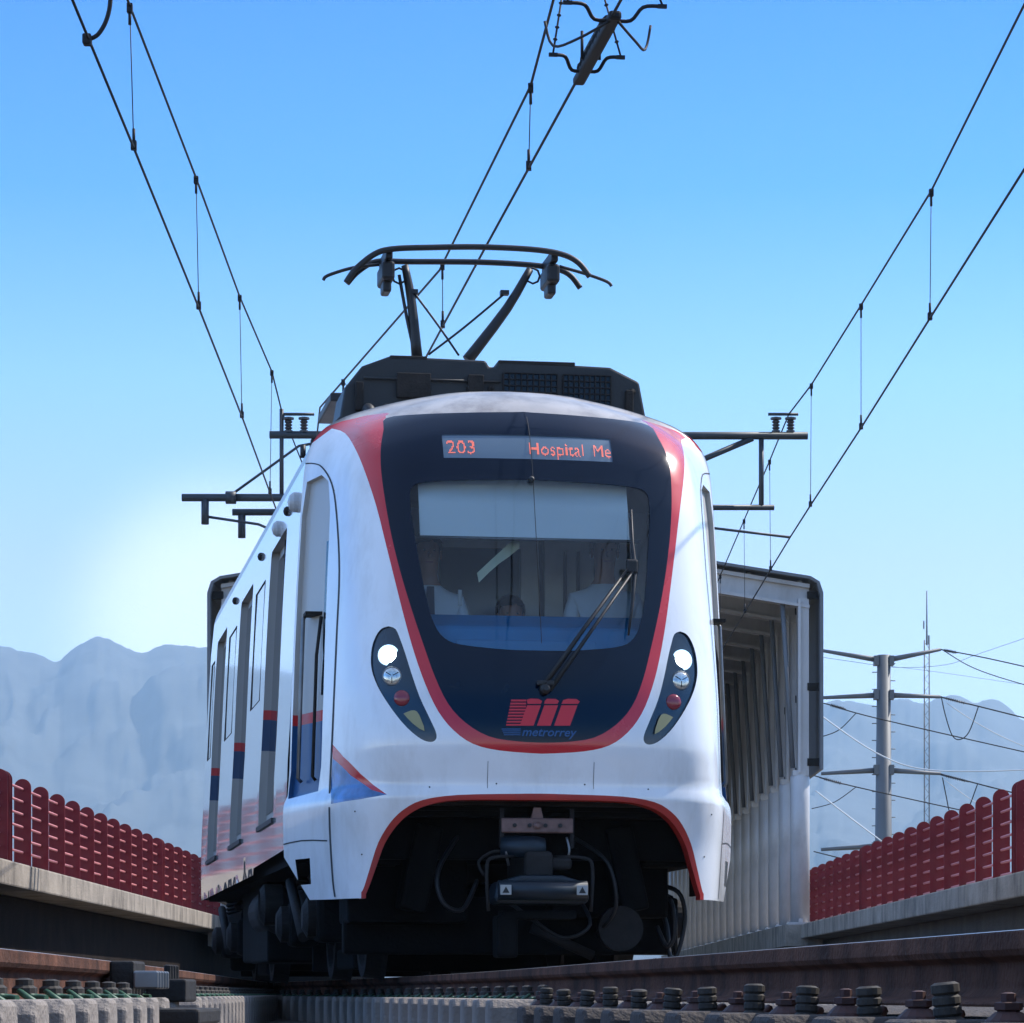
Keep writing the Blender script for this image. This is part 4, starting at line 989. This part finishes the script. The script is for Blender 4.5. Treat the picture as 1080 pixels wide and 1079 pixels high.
# end wall + rear section behind the joint
full = [( -_W(ZB), ZB)]+[(x, z) for x, z in rp_]+[(_W(ZB), ZB)]
MB().prism(full, lambda u, v: (u, LEN, v-RAIL), lambda u, v: (u, LEN+0.03, v-RAIL)).build('end_wall', M['undergrey'], train)
sm_ = [(x*0.9, 0.9+(z-0.79)*0.93) for x, z in full]
m = MB(); m.loft([[(x*(1 if i % 2 else 0.96), LEN+0.03+i*0.07, z-RAIL) for x, z in sm_] for i in range(9)], close=True, caps=False); m.build('bellows', M['black'], train)
rs = bpy.data.objects.new('rear_section', None); COL.objects.link(rs); rs.parent = train; rs.location = (0.10, LEN+0.62, 0.04); rs.rotation_euler = (0, 0, -R(7.5))
MB().loft([[(x, y, z-RAIL) for x, z in full] for y in (0.0, 9.0)], close=True).build('body', M['side_white'], rs)
MB().box((0, 4.5, 0.42), (2.3, 8.6, 0.72), bev=0.03).build('underframe_boxes', M['under'], rs)
# underframe, floor
MB().box((0, LEN/2+0.2, 0.86-RAIL), (2.5, LEN-0.2, 0.16)).build('underframe', M['under'], train)
_W = _Wn
# ---- cab interior
MB().box((0, 0.55, 1.95-RAIL), (2.40, 0.04, 2.0)).build('cab_bulkhead', M['cabwall'], train)
MB().box((0, -0.15, 1.06-RAIL), (2.1, 1.4, 0.05)).build('cab_floor', M['under'], train)
cb = bpy.data.objects['cab_bulkhead']
MB().box((-0.10, 0.525, 2.35-RAIL), (0.50, 0.02, 0.72)).build('door_window', M['cabdark'], cb)
for x in (-0.62, 0.28, 0.62, 0.95): MB().box((x, 0.522, 2.2-RAIL), (0.03, 0.03, 1.5)).build('panel_strip', M['undergrey'], cb)
for x in (0.42, 0.50): MB().tube([(x, 0.49, 1.3), (x, 0.49, 2.6)], 0.012, 8).build('grab_pole', M['steel'], cb)
# dashboard
pr = [(-0.86, 1.55), (-0.90, 1.90), (-0.84, 2.08), (-0.60, 2.17), (-0.40, 2.12), (-0.40, 1.30), (-0.70, 1.30)]
db = MB().prism(pr, lambda u, v: (-0.86, u, v-RAIL), lambda u, v: (0.86, u, v-RAIL)).build('dashboard', M['dash'], train, bev=0.02)
MB().box((-0.04, -0.888, 1.90-RAIL), (0.80, 0.02, 0.20), rot=Matrix.Rotation(R(-8), 3, 'X'), bev=0.008).build('instrument_cover', M['dash2'], db)
# blind
bl = MB(); zz = [2.60, 2.70, 2.80, 2.90, 2.98, 3.03]
bl.loft([[(x, ys(0.62, z)+0.10+0.02*(1-(x/0.62)**2)*0, z-RAIL) for x in (-0.63, -0.3, 0, 0.3, 0.58)] for z in zz], close=False, caps=False)
blo = bl.build('sun_blind', M['blind'], train); sd_ = blo.modifiers.new('t', 'SOLIDIFY'); sd_.thickness = 0.004
MB().tube([(-0.66, ys(0.62, 2.59)+0.10, 2.59-RAIL), (0.64, ys(0.62, 2.59)+0.10, 2.59-RAIL)], 0.010, 8).build('blind_bar', M['steel'], blo)
MB().prism([((a_-563)/183, (1048-b_)/183-RAIL) for a_, b_ in ((511, 607), (513, 617), (524, 606), (534, 597), (544, 590), (556, 580), (556, 567), (544, 576), (528, 591))], lambda u, v: (u, -0.62, v), lambda u, v: (u, -0.615, v)).build('painted_reflection', M['reflection_tint'], train)  # curved yellowish windscreen reflection, modelled as a thin coloured shape
MB().box((-0.39, -0.66, 2.26-RAIL), (0.02, 0.02, 0.09)).build('cab_switch', M['warn'], train)
# ---- roof equipment
def eq(name, loc, dims, m='equip', bev=0.02): return MB().box(loc, dims, bev=bev).build(name, M[m], train)
ez = 3.42-RAIL
prof = [(-0.88, 3.40), (-0.87, 3.58), (-0.80, 3.66), (-0.77, 3.84), (-0.66, 3.98), (-0.48, 4.05), (0.14, 4.04), (0.16, 4.00), (0.20, 4.00), (0.22, 4.04), (0.95, 4.02), (1.14, 3.93), (1.20, 3.62), (1.20, 3.40)]
cabx = MB().prism(prof, lambda u, v: (u-0.05, 1.55, v-RAIL+0.02), lambda u, v: (u-0.05, 2.1, v-RAIL+0.02)).build('roof_equipment_case', M['equip'], train, bev=0.015)
for (a, b) in ((0.25, 0.60), (0.64, 0.95)):
    m = MB()
    n = 9
    for i in range(n+1): m.box((a+(b-a)*i/n-0.05, 1.535, 3.86-RAIL), (0.007, 0.02, 0.24))
    for i in range(7): m.box(((a+b)/2-0.05, 1.530, 3.74+i*0.04-RAIL), (b-a, 0.012, 0.006))
    m.build('grille', M['undergrey'], cabx)
    MB().box(((a+b)/2-0.05, 1.546, 3.86-RAIL), (b-a, 0.012, 0.25)).build('grille_backing', M['mask'], cabx)
for x in (-0.68, -0.56, -0.25, -0.12): MB().tube(smoothline([(x, 1.56, 3.70-RAIL), (x, 1.46, 3.71-RAIL), (x+0.01, 1.41, 3.66-RAIL), (x+0.02, 1.41, 3.50-RAIL)], 4), 0.038, 10).build('cable_gland', M['black'], cabx)
for x in (-0.4, -0.02, 0.12, 1.04): MB().lathe([(0.022, 0), (0.022, 0.01), (0.006, 0.018)], (x, 1.535, 3.88-RAIL), axis=(0, -1, 0), n=8).build('cover_bolt', M['undergrey'], cabx)
MB().box((0.42, 1.35, 3.63-RAIL), (0.62, 0.3, 0.07), bev=0.01).build('cable_tray', M['black'], cabx)
MB().lathe([(0.03, 0), (0.03, 0.10), (0.02, 0.14), (0.006, 0.15)], (0.40, 1.30, 3.64-RAIL), n=12).build('horn', M['undergrey'], cabx)
MB().box((-0.94, 1.5, 3.42-RAIL), (0.20, 0.4, 0.08), bev=0.02).build('side_duct', M['black'], cabx)
for x in (-1.10, -1.04, -0.98): MB().tube([(x, 1.4, 3.38-RAIL), (x, 1.4, 3.46-RAIL)], 0.018, 8).build('valve', M['black'], cabx)
MB().tube([(1.12, 1.6, 3.60-RAIL), (1.20, 1.55, 3.42-RAIL), (1.24, 1.5, 3.33-RAIL)], 0.02, 8).build('drain_hose', M['black'], cabx)
for (x, y_, z_, dx, dy, dz) in ((-0.38, 1.7, 4.06, 0.24, 0.3, 0.03), (0.45, 1.7, 4.05, 0.5, 0.3, 0.03), (-0.70, 1.52, 3.80, 0.05, 0.05, 0.18), (-0.35, 1.525, 3.88, 0.22, 0.02, 0.16), (0.05, 1.525, 3.86, 0.10, 0.03, 0.2), (1.05, 1.525, 3.80, 0.05, 0.03, 0.18), (-0.90, 1.5, 3.52, 0.05, 0.1, 0.12), (-0.82, 1.45, 3.54, 0.10, 0.08, 0.10), (-0.97, 1.5, 3.46, 0.08, 0.1, 0.12)):
    MB().box((x-0.03, y_, z_-RAIL), (dx, dy, dz), bev=0.006).build('cover_plate', M['undergrey'], cabx)
for z_ in (3.70, 3.92): MB().tube([(-0.70, 1.525, z_-RAIL), (0.18, 1.525, z_-RAIL)], 0.008, 6).build('conduit', M['black'], cabx)
# ---- pantograph (local y ~3.8)
PY = 3.62
def PT(px, py, y=PY):
    d = Vector(((px-CX)/F, 1, (HY-py)/F)); a = 15.0; b = 32.0
    for _ in range(40):
        c = (a+b)/2
        if w2l(d*c).y > y: b = c
        else: a = c
    q = w2l(d*a); return Vector((q.x, q.y, q.z-RAIL))
pn = bpy.data.objects.new('pantograph', None); COL.objects.link(pn); pn.parent = train; pn.location = (0, 0, 0)
def pt_tube(name, pts, r, y=PY, n=8, sub=5, mm='panto'):
    P = [PT(a_, b_, y) for a_, b_ in pts]; P = smoothline(P, sub) if len(P) > 2 else P
    rr_ = r if not isinstance(r, (list, tuple)) else [r[0]+(r[-1]-r[0])*i/(len(P)-1) for i in range(len(P))]
    return MB().tube(P, rr_, n).build(name, M[mm], pn)
pt_tube('contact_strip', [(365, 298), (375, 284), (395, 268), (415, 262.5), (455, 261), (505, 260.5), (560, 263), (592, 268), (610, 277), (622, 292)], 0.021, PY-0.25)
pt_tube('contact_strip', [(366, 299), (378, 286), (397, 276), (430, 276), (505, 276.5), (560, 279.5), (588, 284), (602, 291), (612, 304)], 0.021, PY+0.15)
pt_tube('horn', [(341, 295.5), (346, 290.5), (372, 282.5), (400, 279)], 0.012, PY-0.05); pt_tube('horn', [(645, 302), (640, 297), (618, 289), (590, 281)], 0.012, PY-0.05)
pt_tube('upper_arm', [(427, 280), (434, 318), (440, 378)], [0.026, 0.040], sub=3); pt_tube('upper_arm', [(559, 284), (535, 325), (493, 380)], [0.026, 0.042], sub=3)
pt_tube('thrust_rod', [(421, 290), (429, 335), (438, 376)], 0.012)
pt_tube('stay_rod', [(436, 308), (462, 343), (484, 375)], 0.008); pt_tube('stay_rod', [(533, 309), (490, 345), (452, 374)], 0.008)
for (cx_, cy_) in ((407, 290), (580, 293)):
    a_ = PT(cx_, cy_); m = MB().box(a_, (0.09, 0.34, 0.13), bev=0.02); m.box(a_-Vector((0, 0, 0.09)), (0.06, 0.18, 0.09), bev=0.015); m.box(a_+Vector((0, 0, 0.11)), (0.05, 0.42, 0.08), bev=0.01)
    m.build('suspension_box', M['panto'], pn)
for s_, cx_ in ((1, 421), (-1, 562)):
    a_ = PT(cx_, 288); MB().tube([a_+Vector((0.05*math.cos(t_/8*6.283), 0, 0.055*math.sin(t_/8*6.283)-0.02)) for t_ in range(9)], 0.008, 6).build('shunt_loop', M['panto'], pn)
MB().box(PT(436, 308), (0.06, 0.06, 0.03)).build('rod_bracket', M['panto'], pn); MB().box(PT(532, 309), (0.06, 0.06, 0.03)).build('rod_bracket', M['panto'], pn)
MB().box((-0.25, PY, 4.10-RAIL), (1.0, 0.9, 0.06), bev=0.01).build('base_frame', M['panto'], pn)
# ---- running gear
def bogie(y0):
    b = bpy.data.objects.new('bogie', None); COL.objects.link(b); b.parent = train; b.location = (0, y0, 0)
    whl = MB(); 
    w0 = None
    for yy in (-0.95, 0.95):
        for sg in (-1, 1):
            m = MB().lathe([(0.33, -0.065), (0.36, -0.06), (0.345, -0.03), (0.335, 0.065), (0.27, 0.065), (0.25, 0.03), (0.12, 0.03), (0.11, 0.08), (0.02, 0.08)], (sg*0.75, yy, 0.335), axis=(sg, 0, 0), n=40)
            m.build('wheel', M['undergrey'], b)
            MB().box((sg*1.0, yy, 0.36), (0.20, 0.34, 0.30), bev=0.04).build('axle_box', M['under'], b)
            MB().lathe([(0.12, 0), (0.12, 0.05), (0.07, 0.08)], (sg*1.10, yy, 0.36), axis=(sg, 0, 0), n=20).build('axle_cap', M['undergrey'], b)
            m = MB()
            pts = [Vector((sg*0.98+0.07*math.cos(a*0.7), yy+0.07*math.sin(a*0.7), 0.52+a*0.0037)) for a in range(50)]; m.tube(pts, 0.014, 6); m.build('spring', M['undergrey'], b)
        MB().tube([(-0.7, yy, 0.335), (0.7, yy, 0.335)], 0.07, 14).build('axle', M['under'], b)
    m = MB()
    for sg in (-1, 1): m.box((sg*1.0, 0, 0.50), (0.14, 2.1, 0.16), bev=0.03); m.box((sg*1.0, 0, 0.36), (0.12, 0.9, 0.22), bev=0.03)
    m.box((0, 0, 0.5), (2.0, 0.4, 0.2), bev=0.03); m.box((0, -1.15, 0.46), (1.9, 0.1, 0.14), bev=0.02); m.build('frame', M['under'], b)
    for sg in (-1, 1):
        MB().lathe([(0.14, 0), (0.16, 0.04), (0.12, 0.08), (0.16, 0.12), (0.14, 0.18)], (sg*0.9, 0, 0.60), n=18).build('air_spring', M['black'], b)
        MB().tube([(sg*1.13, -0.5, 0.25), (sg*1.13, 0.4, 0.62)], 0.035, 10).build('damper', M['undergrey'], b)
        MB().box((sg*0.75, 0, 0.12), (0.14, 1.0, 0.13), bev=0.02).build('track_brake', M['under'], b)
    MB().box((0.05, 1.35, 0.22), (1.9, 0.06, 0.34), bev=0.01).build('guard_plate', M['under'], b)
    return b
b1_ = bogie(1.55); b2_ = bogie(8.3)
# lower equipment
for (c, d, nm, mm) in (((0.55, -0.05, 0.52), (0.7, 0.5, 0.35), 'battery_box', 'under'), ((-0.65, -0.1, 0.52), (0.7, 0.5, 0.42), 'compressor_box', 'under'), ((0, 4.4, 0.42), (2.3, 1.6, 0.60), 'traction_box', 'under'), ((0, 6.2, 0.42), (2.2, 0.9, 0.56), 'resistor_box', 'under')):
    MB().box(c, d, bev=0.02).build(nm, M[mm], train)
MB().lathe([(0.03, 0), (0.12, 0), (0.14, 0.03), (0.14, 0.15), (0.10, 0.18), (0.09, 0.04), (0.02, 0.04)], (-1.08, 2.9, 0.5), axis=(-1, 0, 0), n=28).build('air_tank', M['undergrey'], train)
MB().tube([(-1.05, 3.2, 0.48), (-1.05, 4.5, 0.48)], 0.17, 20).build('air_tank', M['undergrey'], train)
# dark bulkhead behind the arch, cross beams
MB().box((0, -0.52, 0.98-RAIL), (2.1, 0.06, 0.42)).build('nose_bulkhead', M['under'], train)
MB().box((0, -0.85, 1.085-RAIL), (1.9, 0.16, 0.05), bev=0.01).build('cross_beam', M['undergrey'], train)
MB().box((0, -0.72, 1.02-RAIL), (1.95, 0.2, 0.04), bev=0.01).build('cross_beam', M['under'], train)
for sg in (-1, 1):
    MB().box((sg*0.60, -0.35, 0.72-RAIL), (0.16, 0.5, 0.5), rot=Matrix.Rotation(R(-12*sg), 3, 'Y'), bev=0.02).build('frame_leg', M['under'], train)
    MB().box((sg*0.86, -0.30, 0.86-RAIL), (0.3, 0.4, 0.25), bev=0.02).build('bracket_box', M['under'], train)
MB().box((0, -0.05, 0.30), (2.0, 0.12, 0.34), bev=0.02).build('lifeguard_beam', M['under'], train)
MB().lathe([(0.02, 0.0), (0.08, 0), (0.10, 0.01), (0.105, 0.10), (0.13, 0.12), (0.13, 0.2), (0.05, 0.2)], (0.55, -0.45, 0.275), axis=(0, -1, 0), n=28).build('sand_pipe_drum', M['undergrey'], train)
def hose(pts, r=0.014, nm='hose', mm='black'): return MB().tube(smoothline(pts, 5), r, 8).build(nm, M[mm], train)
hose([(0.86, -0.1, 0.55), (0.98, -0.2, 0.5), (1.02, -0.2, 0.35), (0.98, -0.2, 0.15), (0.93, -0.2, 0.12), (0.92, -0.15, 0.3), (0.88, -0.1, 0.45)])
hose([(0.84, -0.1, 0.50), (0.93, -0.22, 0.45), (0.95, -0.22, 0.25), (0.91, -0.2, 0.18), (0.86, -0.15, 0.3)])
hose([(-0.35, -0.5, 0.85), (-0.52, -0.7, 0.6), (-0.50, -0.75, 0.42), (-0.38, -0.7, 0.38), (-0.28, -0.6, 0.55)])
hose([(0.3, -0.5, 0.5), (0.36, -0.7, 0.3), (0.2, -0.7, 0.22), (0.0, -0.65, 0.35), (-0.2, -0.6, 0.5)], 0.011)
hose([(0.28, -0.6, 0.8), (0.45, -0.75, 0.65), (0.5, -0.75, 0.4), (0.42, -0.6, 0.25)], 0.012)
MB().tube([(0.05, -0.5, 0.28), (0.42, -0.45, 0.12)], 0.03, 10).build('brake_pipe', M['undergrey'], train)
# ---- coupler
cp = bpy.data.objects.new('coupler', None); COL.objects.link(cp); cp.parent = train; cp.location = (0.0, 0, -RAIL)
CY = -1.0
m = MB().box((0, CY, 0.945), (0.41, 0.04, 0.085), bev=0.008); m.lathe([(0.022, 0), (0.022, 0.012), (0.01, 0.02)], (0, CY-0.02, 0.945), axis=(0, -1, 0), n=12); m.prism([(-0.035, 0.985), (0.035, 0.985), (0.02, 1.045), (-0.02, 1.045)], lambda u, v: (u, CY-0.015, v), lambda u, v: (u, CY+0.015, v))
m.build('mounting_plate', M['copperpink'], cp)
m = MB()
for x in (-0.045, 0.045, 0.13, -0.13): m.lathe([(0.012, 0), (0.012, 0.006), (0.004, 0.007)], (x, CY-0.022, 0.945), axis=(0, -1, 0), n=10)
m.build('bolt_hole', M['black'], cp)
m = MB()
for x in (-0.20, 0.20): m.box((x, CY+0.01, 0.93), (0.022, 0.05, 0.22))
m.build('hanger_plate', M['undergrey'], cp)
MB().tube([(-0.20, CY+0.02, 0.83), (-0.02, CY-0.02, 0.82), (0.04, CY-0.02, 0.82)], [0.06, 0.065, 0.055], 16).build('gas_cylinder', M['coupler'], cp)
m = MB().box((0, CY+0.25, 0.72), (0.16, 0.7, 0.16), bev=0.03); m.box((0.06, CY-0.02, 0.73), (0.26, 0.1, 0.07), bev=0.02); m.build('draw_bar', M['undergrey'], cp)
pr = [(-0.25, 0.50), (0.25, 0.50), (0.27, 0.53), (0.25, 0.62), (0.12, 0.66), (-0.12, 0.66), (-0.25, 0.62), (-0.27, 0.53)]
hd = MB().prism(pr, lambda u, v: (u, CY-0.18, v), lambda u, v: (u, CY+0.10, v)).build('head', M['coupler'], cp, bev=0.02)
MB().tube([(-0.25, CY-0.19, 0.575), (0.25, CY-0.19, 0.575)], 0.055, 16).build('coupling_face', M['coupler'], cp)
for sg in (-1, 1):
    lb = MB().box((sg*0.215, CY-0.25, 0.575), (0.062, 0.006, 0.055), bev=0.002).build('warning_label', M['warn'], cp)
    m = MB(); m.add([(sg*0.215-0.02, CY-0.2545, 0.558), (sg*0.215+0.02, CY-0.2545, 0.558), (sg*0.215, CY-0.2545, 0.594)], [(0, 1, 2)]); m.build('warning_symbol', M['black'], lb)
    MB().tube(smoothline([(sg*0.29, CY-0.1, 0.46), (sg*0.30, CY-0.1, 0.70), (sg*0.26, CY-0.08, 0.76), (sg*0.10, CY, 0.77)], 4), 0.010, 8).build('guard_bar', M['undergrey'], cp)
    MB().tube(smoothline([(sg*0.17, CY, 0.88), (sg*0.18, CY-0.03, 0.80), (sg*0.16, CY, 0.72)], 4), 0.008, 6).build('chain', M['steel'], cp)
MB().tube(smoothline([(-0.30, CY, 0.66), (-0.33, CY, 0.74), (-0.24, CY, 0.80), (-0.15, CY, 0.78)], 4), 0.009, 6).build('cable', M['undergrey'], cp)
MB().box((0, CY, 0.44), (0.42, 0.2, 0.05), bev=0.01).build('lower_tray', M['under'], cp)
MB().box((-0.18, CY, 0.32), (0.12, 0.2, 0.24), bev=0.02).build('electric_head', M['under'], cp)

# ---------------------------------------------------------------- people in the cab
def person(loc, hz_, label, tie=False, seated=False, yaw=0.0, s=1.0):
    """hz_: height of head centre (train local); feet on the cab floor"""
    p = thing('person', (0, 0, 0), label, 'person')
    wx = TX+loc[0]*ct-loc[1]*st; wy = TY+loc[0]*st+loc[1]*ct
    zf = 1.09; p.location = (wx, wy, zf); p.rotation_euler = (0, 0, TH+yaw)
    hc = hz_-zf                                   # head centre above floor
    sh = hc-0.20*s; hip = sh-0.50*s
    if seated: knee = (-0.42, hip-0.03); foot = (-0.45, 0.06)
    else: knee = (-0.03, hip*0.52); foot = (0.0, 0.06)
    V = [(0, 0, hip), (0, -0.01, hip+0.18*s), (0, -0.01, sh-0.10), (0, 0, sh+0.0), (0, -0.01, sh+0.07*s), (0, -0.02, hc-0.05), (0, -0.015, hc+0.04), (0, 0, hc+0.07)]
    rad = [(0.15, 0.11), (0.135, 0.10), (0.155, 0.10), (0.098, 0.08), (0.054, 0.054), (0.070, 0.080), (0.078, 0.092), (0.062, 0.075)]
    E = [(0, 1), (1, 2), (2, 3), (3, 4), (4, 5), (5, 6), (6, 7)]
    hands = []
    for sg in (-1, 1):
        b = len(V); V += [(sg*0.175, 0.0, sh-0.075), (sg*0.22, -0.02, sh-0.27*s), (sg*0.17, -0.22, sh-0.38*s), (sg*0.16, -0.29, sh-0.39*s)]
        rad += [(0.055, 0.055), (0.045, 0.045), (0.030, 0.026), (0.040, 0.018)]; E += [(2, b), (b, b+1), (b+1, b+2), (b+2, b+3)]
        for k, l in enumerate((0.062, 0.075, 0.07, 0.055)):
            c = len(V); fx = sg*0.16+(k-1.5)*0.021; V += [(fx, -0.315, sh-0.39*s), (fx, -0.335-l*0.4, sh-0.395*s), (fx, -0.335-l*0.75, sh-0.42*s)]
            rad += [(0.010, 0.010), (0.009, 0.009), (0.007, 0.007)]; E += [(b+3, c), (c, c+1), (c+1, c+2)]
        c = len(V); V += [(sg*0.16-sg*0.045, -0.28, sh-0.40*s), (sg*0.16-sg*0.062, -0.315, sh-0.415*s)]; rad += [(0.011, 0.011), (0.008, 0.008)]; E += [(b+3, c), (c, c+1)]
        b = len(V); V += [(sg*0.09, 0, hip-0.06), (sg*0.10, knee[0], knee[1]), (sg*0.10, foot[0], foot[1]), (sg*0.10, foot[0]-0.13, 0.035)]
        rad += [(0.085, 0.085), (0.058, 0.058), (0.04, 0.04), (0.035, 0.03)]; E += [(0, b), (b, b+1), (b+1, b+2), (b+2, b+3)]
    def skin(name, V, E, rad, m, grow=0.0):
        me = bpy.data.meshes.new(name); me.from_pydata(V, E, []); o = link(name, me, m, p)
        md = o.modifiers.new('skin', 'SKIN'); md.use_smooth_shade = True
        for i, r_ in enumerate(rad): me.skin_vertices[0].data[i].radius = (r_[0]+grow, r_[1]+grow)
        me.skin_vertices[0].data[0].use_root = True
        sb = o.modifiers.new('sub', 'SUBSURF'); sb.levels = 2; sb.render_levels = 2
        bpy.context.view_layer.update()
        dm = bpy.data.meshes.new_from_object(o.evaluated_get(bpy.context.evaluated_depsgraph_get()))
        o.modifiers.clear(); old = o.data; o.data = dm; bpy.data.meshes.remove(old); return o
    me_ = None
    # body
    body_me = bpy.data.meshes.new('t'); 
    def ensure(me):
        if not me.skin_vertices: pass
    bo = skin_obj(p, 'body', V, E, rad, M['skin'])
    # nose and ears melted on as small bumps of the same mesh
    bm = bmesh.new(); bm.from_mesh(bo.data)
    for c, sc in (((0, -0.105, hc-0.012), (0.013, 0.02, 0.02)), ((-0.078, -0.01, hc), (0.008, 0.016, 0.028)), ((0.078, -0.01, hc), (0.008, 0.016, 0.028))):
        bmesh.ops.create_icosphere(bm, subdivisions=2, radius=1, matrix=Matrix.Translation(c) @ Matrix.Diagonal((*sc, 1)))
    bm.to_mesh(bo.data); bm.free()
    for q in bo.data.polygons: q.use_smooth = True
    for sg in (-1, 1): MB().lathe([(0.007, -0.004), (0.005, 0.001), (0.001, 0.002)], (sg*0.03, -0.094, hc+0.018), axis=(0, -1, 0), n=10).build('eye', M['eye'], bo)
    MB().box((0, -0.094, hc-0.052), (0.045, 0.008, 0.008)).build('mouth', mat('lips', (0.22, 0.07, 0.06), 0.5), bo)
    # shirt over torso and upper arms, trousers
    idx = [0, 1, 2, 3]; sv_ = [V[i] for i in idx]; sr = [(a+0.012, b+0.012) for a, b in [rad[i] for i in idx]]; se = [(0, 1), (1, 2), (2, 3)]
    sv_.append((0, -0.005, sh+0.045)); sr.append((0.070, 0.066)); se.append((3, 4))
    for b in (8, 8+4+12+2+4):
        c = len(sv_); sv_ += [V[b], V[b+1]]; sr += [(0.066, 0.066), (0.056, 0.056)]; se += [(2, c), (c, c+1)]
    skin_obj(p, 'shirt', sv_, se, sr, M['shirt'])
    tv = [V[0]]; trd = [(0.16, 0.125)]; te = []
    for b in (8+18, 8+22+18):
        c = len(tv); tv += [V[b], V[b+1], V[b+2]]; trd += [(0.098, 0.098), (0.072, 0.072), (0.058, 0.058)]; te += [(0, c), (c, c+1), (c+1, c+2)]
    skin_obj(p, 'trousers', tv, te, trd, M['trousers'])
    bm = bmesh.new(); bmesh.ops.create_icosphere(bm, subdivisions=4, radius=1)
    for v in bm.verts: v.co *= 1+0.05*noise.noise(v.co*6)
    bmesh.ops.delete(bm, geom=[v for v in bm.verts if (v.co.z < 0.25 and v.co.y < -0.1) or v.co.z < -0.35], context='VERTS')
    me = bpy.data.meshes.new('hair'); bm.to_mesh(me); bm.free(); me.transform(Matrix.Translation((0, 0.005, hc+0.035)) @ Matrix.Diagonal((0.092, 0.112, 0.105, 1))); link('hair', me, M['hair'], p, smooth=True)
    if tie: MB().prism([(-0.02, sh+0.0), (0.02, sh+0.0), (0.03, sh-0.34), (0, sh-0.38), (-0.03, sh-0.34)], lambda u, v: (u, -0.15, v), lambda u, v: (u, -0.135, v)).build('tie', M['trousers'], p)
    return p
def skin_obj(parent, name, V, E, rad, m):
    me = bpy.data.meshes.new(name); me.from_pydata(V, E, []); o = bpy.data.objects.new(name, me); COL.objects.link(o)
    md = o.modifiers.new('skin', 'SKIN'); md.use_smooth_shade = True
    if not me.skin_vertices:
        bm = bmesh.new(); bm.from_mesh(me); bm.verts.layers.skin.verify(); bm.to_mesh(me); bm.free()
    for i, r_ in enumerate(rad): me.skin_vertices[0].data[i].radius = r_
    me.skin_vertices[0].data[0].use_root = True
    sb = o.modifiers.new('sub', 'SUBSURF'); sb.levels = 2; sb.render_levels = 2
    bpy.context.view_layer.update()
    dm = bpy.data.meshes.new_from_object(o.evaluated_get(bpy.context.evaluated_depsgraph_get())); bpy.data.objects.remove(o)
    return link(name, dm, m, parent, smooth=True)
person((-0.52, -0.22), 2.56, 'driver in white shirt and dark tie behind the left of the windscreen', tie=True, seated=False)
person((0.55, -0.12), 2.60, 'person in pale shirt behind the wiper on the right of the windscreen')
person((0.02, 0.10), 2.24, 'seated dark-haired person low in the middle of the cab', seated=True, s=0.85)
